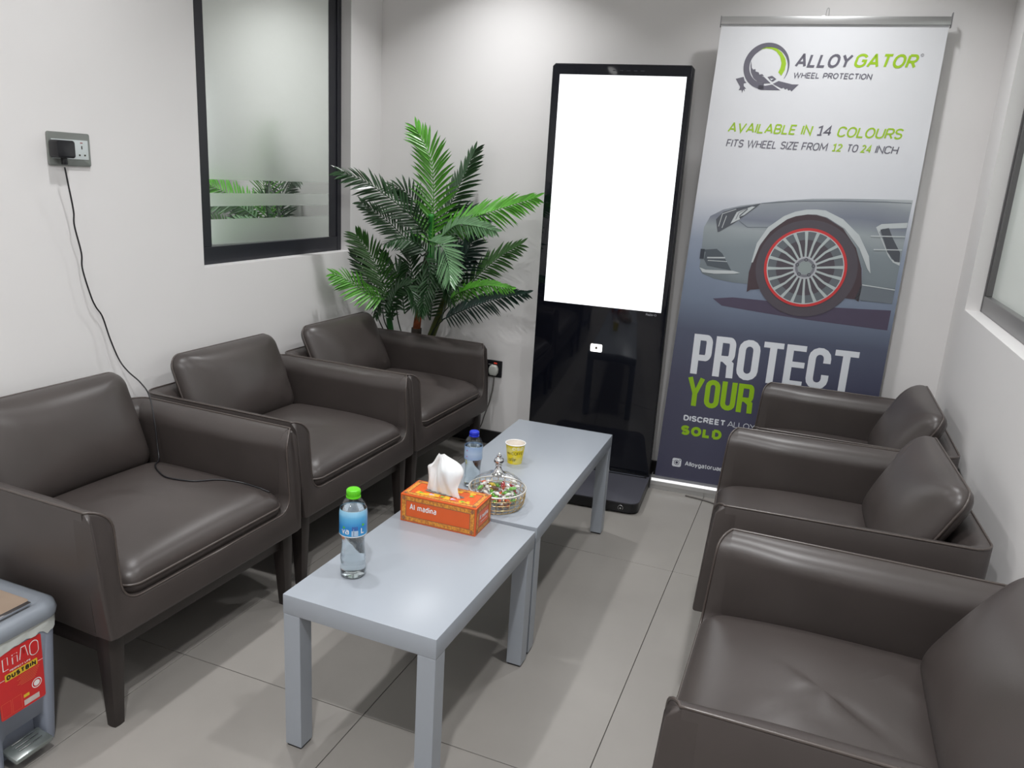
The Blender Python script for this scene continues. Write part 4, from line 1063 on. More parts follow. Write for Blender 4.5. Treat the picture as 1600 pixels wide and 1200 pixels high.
# -- car picture
bo('car_ground_shadow', flat_poly_geo([(0.1644,0.8747),(0.2494,0.8884),(0.3991,0.8883),(0.6494,0.8866),(0.8930,0.8984),(0.8922,0.8137),(0.7241,0.8186),(0.5281,0.8246),(0.3246,0.8378),(0.2063,0.8467)], BB*0.6), ink('shadow_plum', (80, 72, 92)))
def car_mat():
    mt = bpy.data.materials.new('car_silver_print'); mt.use_nodes = True; nt = mt.node_tree; b = nt.nodes['Principled BSDF']
    tc = nt.nodes.new('ShaderNodeTexCoord'); sp = nt.nodes.new('ShaderNodeSeparateXYZ'); nt.links.new(tc.outputs['Object'], sp.inputs[0])
    no = nt.nodes.new('ShaderNodeTexNoise'); no.inputs['Scale'].default_value = 3.2; no.inputs['Detail'].default_value = 0.5
    mp = nt.nodes.new('ShaderNodeMapping'); mp.inputs['Scale'].default_value = (0.7, 1.8, 1); nt.links.new(tc.outputs['Object'], mp.inputs[0]); nt.links.new(mp.outputs[0], no.inputs['Vector'])
    mr = nt.nodes.new('ShaderNodeMapRange'); mr.inputs['From Min'].default_value = 0.92; mr.inputs['From Max'].default_value = 1.35
    ad = nt.nodes.new('ShaderNodeMath'); ad.operation = 'MULTIPLY_ADD'; ad.inputs[1].default_value = 0.16
    nt.links.new(no.outputs['Fac'], ad.inputs[0]); nt.links.new(sp.outputs['Y'], ad.inputs[2])
    sb = nt.nodes.new('ShaderNodeMath'); sb.operation = 'SUBTRACT'; sb.inputs[1].default_value = 0.08; nt.links.new(ad.outputs[0], sb.inputs[0])
    nt.links.new(sb.outputs[0], mr.inputs['Value'])
    rp = nt.nodes.new('ShaderNodeValToRGB'); e = rp.color_ramp.elements
    st = [(0.0, (96, 106, 112)), (0.2, (126, 136, 142)), (0.45, (134, 144, 150)), (0.62, (160, 168, 172)), (0.72, (126, 132, 146)), (0.85, (150, 156, 164)), (1.0, (190, 196, 198))]
    e[0].position = 0; e[0].color = (*srgb(*st[0][1]), 1); e[1].position = 1.0; e[1].color = (*srgb(*st[-1][1]), 1)
    for p, c in st[1:-1]: k = e.new(p); k.color = (*srgb(*c), 1)
    nt.links.new(mr.outputs[0], rp.inputs['Fac']); nt.links.new(rp.outputs['Color'], b.inputs['Base Color']); b.inputs['Roughness'].default_value = 0.32
    return mt
bo('car_body', flat_poly_geo([(0.0899,1.0562),(0.0885,1.1819),(0.1100,1.2317),(0.1607,1.2626),(0.2319,1.2844),(0.3095,1.2996),(0.3924,1.3151),(0.5183,1.3318),(0.6426,1.3398),(0.7643,1.3458),(0.8990,1.3510),(0.8960,1.2549),(0.8940,1.0990),(0.8930,0.9923),(0.8920,0.9268),(0.7705,0.9268),(0.7553,1.0604),(0.7016,1.1622),(0.6286,1.2291),(0.5280,1.2667),(0.4531,1.2527),(0.3810,1.2106),(0.3275,1.1180),(0.3039,1.0192),(0.3079,0.9530),(0.2410,0.9536),(0.1569,0.9633),(0.1061,0.9798),(0.0902,1.0068)], BB), car_mat())
I_pale, I_mid, I_arch = ink('pale_silver', (198, 204, 206)), ink('mid_silver', (112, 120, 128)), ink('arch_brown', (74, 60, 66))
bo('car_sill', flat_poly_geo([(0.7600,0.9922),(0.8930,0.9912),(0.8920,0.9268),(0.7448,0.9296),(0.7548,0.9660)], 2*BB), I_mid)
bo('car_sill_line', stroke_geo([(0.765, 0.994), (0.893, 0.985)], 0.004, 3*BB), I_pale)
bo('wheel_arch', flat_poly_geo([(0.3045,0.9180),(0.3024,1.0051),(0.3180,1.0897),(0.3595,1.1752),(0.4170,1.2334),(0.4600,1.2560),(0.5026,1.2662),(0.5430,1.2660),(0.5800,1.2585),(0.6554,1.2179),(0.7171,1.1436),(0.7522,1.0601),(0.7650,0.9806),(0.7617,0.9225),(0.7446,0.9309),(0.6873,0.9319),(0.6684,0.8886),(0.5778,0.8441),(0.4587,0.8452),(0.4057,0.8889),(0.3654,0.9376),(0.3192,0.9295)], 2*BB), I_arch)
bo('arch_lip', flat_poly_geo([(0.3069,1.0473),(0.3191,1.1310),(0.3559,1.2020),(0.4142,1.2533),(0.4560,1.2740),(0.4997,1.2858),(0.5400,1.2890),(0.5755,1.2878),(0.6493,1.2569),(0.7210,1.1967),(0.7713,1.1150),(0.7891,1.0434),(0.7737,1.0620),(0.7293,1.1446),(0.6616,1.2184),(0.5862,1.2589),(0.5440,1.2680),(0.5089,1.2667),(0.4620,1.2560),(0.4289,1.2410),(0.3707,1.1896),(0.3332,1.1253),(0.3135,1.0478)], 3*BB), I_pale)
wx, wy = 0.5290, 1.0440
bo('tyre', arc_band(wx+0.004, wy-0.004, 0.205, 0.15, 0, 360, 64, 3*BB), ink('tyre', (84, 78, 86)))
bo('rim_disc', arc_band(wx, wy, 0.160, 0.0, 0, 360, 64, 4*BB), ink('rim_dark', (82, 76, 84)))
bo('rim_shade', arc_band(wx, wy, 0.152, 0.118, 0, 360, 64, 4.3*BB), ink('rim_grey', (104, 110, 116)))
bo('red_rim_guard', arc_band(wx, wy, 0.1670, 0.1555, 0, 360, 72, 5*BB), ink('red', (206, 60, 62)))
bo('rim_edge', arc_band(wx, wy, 0.1560, 0.1520, 0, 360, 72, 5*BB), I_pale)
for k in range(20):
    a = 2*PI*k/20+0.10; u_ = Vector((math.cos(a), math.sin(a))); p_ = Vector((-u_.y, u_.x)); c_ = Vector((wx, wy)); bnd = 0.006*math.sin(2*a)
    q = [c_+u_*0.045-p_*0.0042, c_+u_*0.10-p_*(0.0045-bnd), c_+u_*0.1535-p_*0.0068, c_+u_*0.1535+p_*0.0068, c_+u_*0.10+p_*(0.0045+bnd), c_+u_*0.045+p_*0.0042]
    bo('wheel_spoke', flat_poly_geo([tuple(v) for v in q], 5.5*BB), ink('spoke', (184, 194, 194)))
bo('hub', arc_band(wx, wy, 0.0475, 0.0, 0, 360, 40, 6*BB), ink('hub_ring', (186, 188, 194)))
bo('hub_ring', arc_band(wx, wy, 0.0400, 0.0290, 0, 360, 40, 6.5*BB), ink('hub_dark', (126, 128, 136)))
bo('hub_cap', arc_band(wx, wy, 0.0285, 0.0, 0, 360, 40, 7*BB), ink('hub_cap', (150, 160, 160)))
for k in range(5):
    a = PI/2+2*PI*k/5; bo('wheel_bolt', merge([arc_band(wx+0.0345*math.cos(a), wy+0.0345*math.sin(a), 0.0075, 0.0045, 0, 360, 16, 7.5*BB)]), ink('bolt', (74, 76, 84)))
bo('headlight', flat_poly_geo([(0.1490,1.1657),(0.1354,1.2198),(0.1619,1.2524),(0.2133,1.2730),(0.3130,1.2985),(0.2926,1.2784),(0.2509,1.2417),(0.2087,1.2046),(0.1556,1.1676)], 2*BB), ink('lamp_dark', (86, 90, 98)))
bo('headlight_reflector', merge([flat_poly_geo([(0.1984,1.2052),(0.2188,1.2564),(0.2786,1.2841),(0.2919,1.2837),(0.2504,1.2451),(0.2314,1.2369),(0.2361,1.2271)], 3*BB), stroke_geo([(0.150, 1.190), (0.160, 1.245), (0.215, 1.268)], 0.003, 3*BB), stroke_geo([(0.165, 1.185), (0.178, 1.238)], 0.003, 3*BB)]), I_pale)
bo('headlight_detail', merge([stroke_geo([(0.232, 1.240), (0.262, 1.272)], 0.004, 4*BB), stroke_geo([(0.218, 1.225), (0.228, 1.254), (0.262, 1.276)], 0.002, 4*BB)]), ink('lamp_dark', (86, 90, 98)))
bo('bumper_intake', flat_poly_geo([(0.0934,1.0847),(0.1546,1.0933),(0.1810,1.0746),(0.2275,1.0052),(0.1225,1.0168),(0.1053,1.0435),(0.1084,1.0754)], 2*BB), ink('intake', (84, 92, 100)))
bo('bumper_lip', merge([flat_poly_geo([(0.0902,1.0068),(0.1178,0.9986),(0.2344,1.0044),(0.2660,0.9982),(0.2428,0.9925),(0.1543,0.9843),(0.1052,0.9868)], 3*BB), stroke_geo([(0.118, 1.052), (0.195, 1.058)], 0.006, 3*BB), stroke_geo([(0.122, 1.040), (0.205, 1.042)], 0.003, 3*BB)]), I_pale)
bo('number_plate', rect_geo(0.086, 0.104, 1.045, 1.088, 3*BB), ink('plate_dark', (58, 64, 74)))
bo('fender_vent', flat_poly_geo([(0.7796,1.2339),(0.7986,1.2483),(0.8950,1.2602),(0.8945,1.2392),(0.8048,1.2293),(0.7949,1.2155),(0.8582,1.1094),(0.8930,1.0990),(0.8930,1.0861),(0.8664,1.0969),(0.8441,1.1213)], 2*BB), I_pale)
bo('fender_vent_grille', flat_poly_geo([(0.7975,1.2255),(0.8283,1.2343),(0.8502,1.1938),(0.8868,1.1381),(0.8904,1.0990),(0.8719,1.1007),(0.8383,1.1373)], 3*BB), ink('vent_dark', (80, 84, 92)))
bo('fender_trim', merge([stroke_geo([(0.765, 1.197), (0.894, 1.204)], 0.004, 4*BB), stroke_geo([(0.785, 1.143), (0.892, 1.150)], 0.004, 4*BB)]), I_pale)
bo('body_crease', merge([stroke_geo([(0.2336,1.2201),(0.2704,1.1956),(0.3754,1.2035)], 0.002, 2*BB), stroke_geo([(0.315,1.2996),(0.45,1.318),(0.62,1.330),(0.80,1.337),(0.896,1.338)], 0.0022, 2*BB)]), ink('crease', (104, 112, 122)))
# -- hardware
M_alu = mat('brushed_aluminium', srgb(196, 196, 196), 0.35, metal=0.85, bump=0.03, bscale=300)
def bbox_part(nm, x0, x1, y0, y1, z0, z1, mt, bev=0.002): 
    o = box(nm, x0, x1, y0, y1, z0, z1, mt, ban, bevel=bev); o.matrix_local = MB; return o
bbox_part('top_rail', 0.057, 0.918, 2.008, 2.038, -0.010, 0.008, M_alu)
bbox_part('rail_end_cap', 0.0545, 0.0575, 1.998, 2.040, -0.011, 0.009, mat('end_cap_grey', srgb(120, 120, 122), 0.5, bump=0.02), 0.001)
bbox_part('rail_end_cap', 0.9175, 0.9205, 1.998, 2.052, -0.011, 0.009, MATS['end_cap_grey'], 0.001)
bbox_part('support_pole', 0.447, 0.463, 0.0, 2.045, -0.026, -0.011, M_alu)
hk = [(0.462, 2.040, -0.004), (0.463, 2.062, -0.004), (0.467, 2.071, -0.004), (0.472, 2.066, -0.004), (0.473, 2.040, -0.004)]
tube('pole_hook', [MB @ Vector(p) for p in catmull(hk, 5)], 0.0016, M_alu, ban, sides=6)
# base cassette (levels with the floor)
MC = Matrix.Rotation(th_, 4, 'Z')
bs = bmesh.new()
prof = [(-0.036, -0.049), (0.036, -0.049), (0.040, -0.035), (0.036, -0.004), (0.006, 0.006), (-0.006, 0.006), (-0.030, 0.003), (-0.038, -0.008), (-0.040, -0.026), (-0.037, -0.032)]
A = [bs.verts.new((-0.012, y, z)) for y, z in prof]; Bq = [bs.verts.new((0.925, y, z)) for y, z in prof]
bs.faces.new(A); bs.faces.new(Bq[::-1])
for i in range(len(prof)): bs.faces.new((A[i], A[(i+1) % len(prof)], Bq[(i+1) % len(prof)], Bq[i]))
bmesh.ops.recalc_face_normals(bs, faces=bs.faces)
cs = bm_finish('base_cassette', bs, M_alu, ban, smooth=True, angle=25); cs.matrix_local = MC
ec = box('cassette_end_cap', -0.016, -0.012, -0.040, 0.040, -0.049, 0.006, MATS['end_cap_grey'], ban); ec.matrix_local = MC

# ================================================================ PALM
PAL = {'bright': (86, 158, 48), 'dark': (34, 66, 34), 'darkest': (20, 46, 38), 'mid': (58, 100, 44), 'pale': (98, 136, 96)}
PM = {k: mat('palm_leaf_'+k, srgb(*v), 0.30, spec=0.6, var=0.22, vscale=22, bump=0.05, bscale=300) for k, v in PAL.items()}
for k in PM:
    PM[k].node_tree.nodes['Principled BSDF'].inputs['Transmission Weight'].default_value = 0.0
palm = tag(empty('potted_palm', (-1.90, 3.56, 0)), 'artificial palm with green fronds in the corner behind the far left armchair', 'plant')
PO = Vector((-1.90, 3.56, 0))
FR = [
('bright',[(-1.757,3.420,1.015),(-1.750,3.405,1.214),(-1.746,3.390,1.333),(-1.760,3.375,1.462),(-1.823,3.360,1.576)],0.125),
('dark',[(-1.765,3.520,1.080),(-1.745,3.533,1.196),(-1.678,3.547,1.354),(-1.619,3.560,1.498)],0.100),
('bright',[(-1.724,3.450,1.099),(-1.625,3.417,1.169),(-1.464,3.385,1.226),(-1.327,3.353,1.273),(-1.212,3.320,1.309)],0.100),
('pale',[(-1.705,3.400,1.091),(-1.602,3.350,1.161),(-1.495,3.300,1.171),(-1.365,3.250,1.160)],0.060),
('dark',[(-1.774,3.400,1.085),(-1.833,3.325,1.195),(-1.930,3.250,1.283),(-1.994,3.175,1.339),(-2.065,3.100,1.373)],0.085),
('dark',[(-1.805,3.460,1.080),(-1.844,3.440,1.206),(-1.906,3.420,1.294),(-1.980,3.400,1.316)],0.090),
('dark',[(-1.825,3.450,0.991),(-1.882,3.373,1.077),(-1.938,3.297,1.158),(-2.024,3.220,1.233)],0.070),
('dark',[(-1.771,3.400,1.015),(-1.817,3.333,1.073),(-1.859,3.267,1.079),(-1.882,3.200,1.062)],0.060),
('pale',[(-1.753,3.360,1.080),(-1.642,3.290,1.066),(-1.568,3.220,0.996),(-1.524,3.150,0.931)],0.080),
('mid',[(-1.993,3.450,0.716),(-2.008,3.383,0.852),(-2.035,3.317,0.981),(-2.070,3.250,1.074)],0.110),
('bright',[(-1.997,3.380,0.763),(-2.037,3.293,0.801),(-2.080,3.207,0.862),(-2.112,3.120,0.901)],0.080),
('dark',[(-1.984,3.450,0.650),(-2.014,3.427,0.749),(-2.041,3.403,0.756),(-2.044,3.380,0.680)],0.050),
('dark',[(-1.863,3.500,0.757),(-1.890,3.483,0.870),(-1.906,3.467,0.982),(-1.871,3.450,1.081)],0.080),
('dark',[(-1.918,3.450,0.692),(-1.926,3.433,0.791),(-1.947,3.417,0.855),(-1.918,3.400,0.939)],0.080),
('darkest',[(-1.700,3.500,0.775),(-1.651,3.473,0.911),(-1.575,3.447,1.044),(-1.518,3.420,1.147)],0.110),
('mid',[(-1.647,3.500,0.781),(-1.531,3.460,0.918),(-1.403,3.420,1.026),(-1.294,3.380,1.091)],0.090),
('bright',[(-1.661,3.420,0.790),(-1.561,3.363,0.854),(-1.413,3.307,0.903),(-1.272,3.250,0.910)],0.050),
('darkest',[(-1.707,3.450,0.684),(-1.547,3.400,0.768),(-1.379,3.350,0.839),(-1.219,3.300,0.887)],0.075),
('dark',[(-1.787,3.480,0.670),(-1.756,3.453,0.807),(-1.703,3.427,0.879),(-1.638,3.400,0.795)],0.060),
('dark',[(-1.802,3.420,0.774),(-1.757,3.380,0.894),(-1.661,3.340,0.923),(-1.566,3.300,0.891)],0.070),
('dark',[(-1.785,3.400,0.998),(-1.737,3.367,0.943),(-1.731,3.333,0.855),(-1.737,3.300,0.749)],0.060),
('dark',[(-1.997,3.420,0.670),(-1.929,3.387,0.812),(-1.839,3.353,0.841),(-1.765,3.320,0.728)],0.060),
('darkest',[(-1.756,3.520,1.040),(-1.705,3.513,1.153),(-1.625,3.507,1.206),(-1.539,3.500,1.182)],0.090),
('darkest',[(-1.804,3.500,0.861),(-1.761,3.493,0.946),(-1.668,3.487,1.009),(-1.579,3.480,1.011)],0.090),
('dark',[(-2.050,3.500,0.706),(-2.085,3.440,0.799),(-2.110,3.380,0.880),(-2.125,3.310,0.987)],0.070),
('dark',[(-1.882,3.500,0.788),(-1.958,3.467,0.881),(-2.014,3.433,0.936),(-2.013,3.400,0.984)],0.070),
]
rp_ = random.Random(5)
def frond(kind, pts, L0):
    P = [Vector(p)-PO for p in pts]
    cv = catmull(P, 16)
    # arc-length samples
    d = [0]
    for a, b in zip(cv, cv[1:]): d.append(d[-1]+(b-a).length)
    tot = d[-1]
    def at(s):
        s = max(0, min(tot, s))
        for i in range(len(d)-1):
            if d[i+1] >= s:
                k = (s-d[i])/max(1e-9, d[i+1]-d[i]); return cv[i].lerp(cv[i+1], k), (cv[i+1]-cv[i]).normalized()
        return cv[-1], (cv[-1]-cv[-2]).normalized()
    V, F = tube_geo(cv, 0.0, 5, False, [0.0036*(1-0.75*x/tot) for x in d])
    V = list(V)
    n_hint = Vector((rp_.uniform(-0.15, 0.15), -1.0, 0.55)).normalized()
    sp_ = 0.0180; n = int(tot*0.97/sp_)
    for i in range(n+1):
        s = tot*0.06+(tot*0.94)*i/n; f = s/tot
        p, tg = at(s)
        nn = (n_hint-tg*n_hint.dot(tg)).normalized(); sd = tg.cross(nn).normalized()
        ln = L0*1.12*(0.55+0.75*math.sin(PI*min(1, f*0.85+0.12)))*rp_.uniform(0.9, 1.08)
        for sg in (-1, 1):
            ang = R(58-34*f+rp_.uniform(-5, 5))
            dr = (tg*math.cos(ang)+sd*sg*math.sin(ang)-nn*0.10+nn*rp_.uniform(-0.10, 0.10)).normalized()
            wv = tg.cross(dr).cross(dr).normalized() if True else tg
            wv = (tg-dr*tg.dot(dr)).normalized()*math.cos(0.5)+nn*0.35*sg
            wv = (wv-dr*wv.dot(dr)).normalized()
            hw = 0.0060+0.0014*rp_.random()
            droop = Vector((0, 0, -1))
            base = len(V)
            prof_ = [(0.0, 0.25), (0.18, 0.85), (0.45, 1.0), (0.75, 0.72), (1.0, 0.0)]
            keel = nn*-0.0022
            for tt, ww in prof_:
                c = p+dr*ln*tt+droop*(ln*0.16*tt*tt)
                if ww == 0: V.append(c)
                else:
                    V += [c+wv*hw*ww, c+keel*ww, c-wv*hw*ww]
            for q in range(3):
                o = base+3*q
                F.append((o, o+1, o+4, o+3)); F.append((o+1, o+2, o+5, o+4))
            o = base+9; F.append((o, o+1, o+3)); F.append((o+1, o+2, o+3))
    for q in range(len(V)):
        v = V[q]
        if v.x+PO.x < XL+0.006: V[q] = Vector((XL+0.006-PO.x, v.y, v.z))
        if V[q].y+PO.y > YB-0.012: V[q] = Vector((V[q].x, YB-0.012-PO.y, V[q].z))
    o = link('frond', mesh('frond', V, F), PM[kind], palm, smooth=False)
    return o
for k, pts, L in FR:
    o = frond(k, pts, L)
    if k == 'bright': o['label'] = 'bright green palm frond'
    if k == 'pale': o['label'] = 'pale shiny palm frond'
M_stem = mat('green_stem', srgb(46, 104, 52), 0.45, var=0.15, vscale=20, bump=0.1, bscale=80)
M_stem2 = mat('olive_stem', srgb(74, 82, 36), 0.5, var=0.2, vscale=18, bump=0.1, bscale=80)
M_trunk = mat('palm_fibre_trunk', srgb(58, 50, 44), 0.9, var=0.4, vscale=40, bump=0.6, bscale=120, bdist=0.004)
M_trunk2 = mat('orange_fibre_trunk', srgb(132, 66, 34), 0.85, var=0.3, vscale=50, bump=0.6, bscale=140, bdist=0.003)
M_thin = mat('dark_petiole', srgb(30, 44, 28), 0.5, var=0.1)
def stem(nm, pts, radii, mt, lab=None):
    cv = catmull([Vector(p)-PO for p in pts], 6); n = len(cv)
    rad = [radii[0]+(radii[1]-radii[0])*i/(n-1) for i in range(n)]
    o = tube(nm, cv, 0, mt, palm, sides=14, radii=rad)
    if lab: o['label'] = lab
    return o
stem('stem', [(-1.96, 3.575, 0.20), (-2.02, 3.57, 0.40), (-2.054, 3.55, 0.574), (-2.045, 3.50, 0.72), (-2.0, 3.45, 0.78)], (0.020, 0.013), M_stem, 'green stem')
stem('trunk', [(-1.90, 3.575, 0.20), (-1.915, 3.57, 0.40), (-1.908, 3.565, 0.60)], (0.030, 0.027), M_trunk, 'dark fibrous trunk')
stem('trunk_section', [(-1.908, 3.565, 0.595), (-1.893, 3.56, 0.713)], (0.021, 0.018), M_trunk2, 'orange brown trunk section')
stem('trunk', [(-1.893, 3.56, 0.70), (-1.872, 3.54, 0.85), (-1.82, 3.50, 0.98), (-1.775, 3.45, 1.03)], (0.018, 0.020), M_trunk, 'dark upper trunk')
stem('stem', [(-1.885, 3.575, 0.20), (-1.87, 3.57, 0.42), (-1.824, 3.56, 0.552), (-1.763, 3.54, 0.695), (-1.71, 3.50, 0.80)], (0.024, 0.018), M_stem2, 'thick olive stem')
stem('stem', [(-1.778, 3.45, 0.97), (-1.770, 3.435, 1.09), (-1.762, 3.41, 1.20)], (0.021, 0.015), mat('bright_stem', srgb(38, 128, 44), 0.4, var=0.1), 'bright green crown stem')
for pts in ([(-2.02, 3.57, 0.42), (-2.09, 3.53, 0.58), (-2.13, 3.49, 0.70)], [(-1.95, 3.57, 0.45), (-1.995, 3.53, 0.62), (-1.975, 3.47, 0.75), (-1.90, 3.42, 0.80)], [(-1.86, 3.57, 0.47), (-1.78, 3.50, 0.61), (-1.70, 3.45, 0.684)], [(-1.84, 3.57, 0.52), (-1.74, 3.49, 0.68), (-1.64, 3.42, 0.78)], [(-2.03, 3.56, 0.5), (-2.06, 3.50, 0.62), (-2.04, 3.44, 0.70)]):
    stem('petiole', pts, (0.0035, 0.0028), M_thin)
# link crown fronds back to the trunk
for k, pts, L in FR:
    a = Vector(pts[0]); tgt = Vector((-1.775, 3.45, 1.03)) if a.z > 0.84 else (Vector((-2.0, 3.46, 0.74)) if a.x < -1.92 else (Vector((-1.72, 3.51, 0.78)) if a.x > -1.75 else Vector((-1.885, 3.55, 0.76))))
    stem('petiole', [tgt, (tgt+a)/2, a], (0.004, 0.0036), M_thin)
M_pot = mat('black_pot', srgb(38, 36, 36), 0.5, bump=0.05, bscale=60)
lathe('pot', [(0, 0.0), (0.070, 0.0), (0.074, 0.01), (0.092, 0.19), (0.096, 0.20), (0.096, 0.215), (0.088, 0.215), (0.086, 0.195), (0, 0.195)], M_pot, palm, seg=36)
lathe('soil', [(0, 0.206), (0.05, 0.204), (0.086, 0.198)], mat('moss_soil', srgb(52, 44, 34), 0.95, bump=0.8, bscale=90, bdist=0.006), palm, seg=36)

# ================================================================ SOCKETS AND CABLES
M_plate = mat('grey_metal_plate', srgb(140, 144, 140), 0.38, metal=0.45, bump=0.03, bscale=200)
M_white_pl = mat('white_plastic', srgb(206, 214, 214), 0.35, bump=0.02, bscale=100)
M_black_pl = mat('black_plastic', srgb(26, 26, 30), 0.35, bump=0.03, bscale=200)
s1 = tag(empty('wall_socket', (XL, 1.828, 1.398)), 'grey double wall socket on the left wall holding a black adapter', 'socket')
MX = Matrix(((0, 0, 1, 0), (1, 0, 0, 0), (0, 1, 0, 0), (0, 0, 0, 1)))    # face local x->world y, y->z, z->x
ngon_plate('faceplate', rrect(0.148, 0.100, 0.006, 4), 0.0, 0.009, M_plate, s1, bevel=0.003, M=MX)
ngon_plate('socket_insert', [(x+0.0, y-0.0) for x, y in rrect(0.128, 0.058, 0.001, 2)], 0.009, 0.0105, M_white_pl, s1, bevel=0.0004, M=MX)
def holes(cx_):
    return merge([rect_geo(cx_-0.002, cx_+0.002, 0.002, 0.012, 0.0108), rect_geo(cx_-0.0125, cx_-0.0065, -0.0185, -0.0135, 0.0108), rect_geo(cx_+0.0065, cx_+0.0125, -0.0185, -0.0135, 0.0108)])
geo_obj('pin_hole', holes(0.041), M_blk, s1, M=MX)
geo_obj('rocker_mark', rect_geo(0.036, 0.045, 0.0195, 0.0225, 0.0108), mat('red_mark', srgb(150, 60, 60), 0.4, var=0.02), s1, M=MX)
ad = tag(empty('phone_charger', (XL, 1.785, 1.398)), 'black plug-in adapter with a long thin black cable hanging down the left wall', 'charger')
ngon_plate('adapter', [(x, y) for x, y in rrect(0.064, 0.052, 0.008, 5)], 0.0112, 0.046, M_black_pl, ad, bevel=0.004, M=MX)
box('cable_connector', 0.022, 0.036, -0.004, 0.010, -0.046, -0.024, M_black_pl, ad, bevel=0.002)
ch = [(-2.172, 1.780, 1.345),(-2.176, 1.791, 1.290),(-2.182, 1.806, 1.213),(-2.185, 1.807, 1.169),(-2.190, 1.828, 1.082),(-2.192, 1.829, 1.030),(-2.190, 1.850, 0.941),(-2.192, 1.868, 0.901),(-2.193, 1.891, 0.865),(-2.190, 1.912, 0.786),(-2.180, 1.933, 0.712),(-2.140, 1.930, 0.677),
      (-2.06, 1.905, 0.655), (-1.985, 1.868, 0.630), (-1.945, 1.845, 0.555), (-1.925, 1.832, 0.480), (-1.905, 1.815, 0.440), (-1.863, 1.759, 0.4385), (-1.797, 1.711, 0.4395), (-1.734, 1.685, 0.441), (-1.659, 1.705, 0.441),
      (-1.615, 1.770, 0.436), (-1.567, 1.806, 0.431), (-1.515, 1.815, 0.427), (-1.47, 1.822, 0.418)]
ax_ = Vector((XL, 1.785, 1.398))
cpts = catmull([Vector(p) for p in ch], 8)
bpy.context.view_layer.update()
seat0 = [c for c in chair_list[0].children if c.name.startswith('seat_cushion')][0]
inv = seat0.matrix_world.inverted()
for q_ in cpts:
    if q_.z < 0.50 and q_.x > -1.96:
        hit, loc, nrm, _i = seat0.ray_cast(inv @ Vector((q_.x, q_.y, 0.8)), Vector((0, 0, -1)))
        if hit: q_.z = max(q_.z, (seat0.matrix_world @ loc).z+0.0027) if q_.x < -1.88 else (seat0.matrix_world @ loc).z+0.0027
tube('cable', [p-ax_ for p in cpts], 0.0025, M_black_pl, ad, sides=8)
s2 = tag(empty('wall_socket', (-1.531, YB, 0.418)), 'black double wall socket low on the back wall beside the far armchair', 'socket')
MY = Matrix(((1, 0, 0, 0), (0, 0, -1, 0), (0, 1, 0, 0), (0, 0, 0, 1)))
ngon_plate('faceplate', rrect(0.146, 0.088, 0.004, 3), 0.0, 0.009, M_black_pl, s2, bevel=0.002, M=MY)
geo_obj('white_marks', rect_geo(-0.002, 0.022, 0.020, 0.022, 0.0094), M_white_print, s2, M=MY)
geo_obj('switch_neon', rect_geo(0.028, 0.046, 0.026, 0.034, 0.0094), mat('red_neon', srgb(214, 70, 50), 0.4, emis=srgb(214, 60, 40), estr=0.4), s2, M=MY)
pg = tag(empty('power_plug', (-1.498, YB, 0.412)), 'white plug with grey cord in the black socket by the far armchair', 'plug')
pp = [(-0.016, -0.026), (0.016, -0.026), (0.024, -0.012), (0.025, 0.008), (0.018, 0.024), (0.008, 0.028), (-0.008, 0.028), (-0.018, 0.024), (-0.025, 0.008), (-0.024, -0.012)]
ngon_plate('plug_body', pp, 0.0095, 0.036, mat('plug_white', srgb(206, 208, 202), 0.4, bump=0.02), pg, bevel=0.006, seg=3, M=MY)
co = [(-1.494, 3.655, 0.388), (-1.492, 3.653, 0.36), (-1.497, 3.652, 0.302), (-1.511, 3.650, 0.230), (-1.533, 3.650, 0.162), (-1.552, 3.650, 0.098), (-1.60, 3.645, 0.02), (-1.66, 3.63, 0.004)]
tube('cord', [p-Vector((-1.498, YB, 0.412)) for p in catmull([Vector(p) for p in co], 8)], 0.0030, mat('grey_cord', srgb(96, 92, 88), 0.5, bump=0.02), pg, sides=6)
# cord on the floor at the banner foot
bc = tube('floor_cord', catmull([Vector(p) for p in ((-0.42, 3.475, 0.004), (-0.33, 3.462, 0.004), (-0.25, 3.43, 0.004), (-0.17, 3.39, 0.004), (-0.05, 3.40, 0.004))], 8), 0.0035, mat('grey_cord', (0, 0, 0)), None, sides=6)
tag(bc, 'thin grey cord lying on the tiles at the foot of the banner', 'cord')

# ================================================================ DUSTBIN
bin_ = tag(empty('pedal_dustbin', (-1.556, 1.048, 0)), 'grey plastic pedal dustbin with a red label beside the nearest left armchair', 'dustbin')
M_bin = mat('grey_plastic', srgb(146, 154, 170), 0.42, bump=0.05, bscale=150, var=0.03, vscale=10)
M_lid = mat('grey_lid_plastic', srgb(128, 134, 142), 0.4, bump=0.05, bscale=150)
BW, BD = 0.205, 0.34     # width (y), depth (x, going to -x)
bm = bmesh.new()
levels = [(0.0, -0.012, -0.020), (0.02, -0.006, -0.014), (0.33, 0.006, 0.006)]
def bin_ring(z, ex, ey):
    pts = rrect(BD+2*ex, BW+2*ey, 0.035, 6)
    return [bm.verts.new((x-BD/2+0.0, y, z)) for x, y in pts]
rg = [bin_ring(*l) for l in ((0.0, -0.012, -0.014), (0.012, -0.009, -0.012), (0.335, 0.0, 0.008))]
for a, b in zip(rg, rg[1:]):
    n = len(a)
    for k in range(n): bm.faces.new((a[k], a[(k+1) % n], b[(k+1) % n], b[k]))
bm.faces.new(rg[0][::-1]); bm.faces.new(rg[-1])
bmesh.ops.recalc_face_normals(bm, faces=bm.faces)
bodyb = bm_finish('bin_body', bm, M_bin, bin_, smooth=True, angle=40)
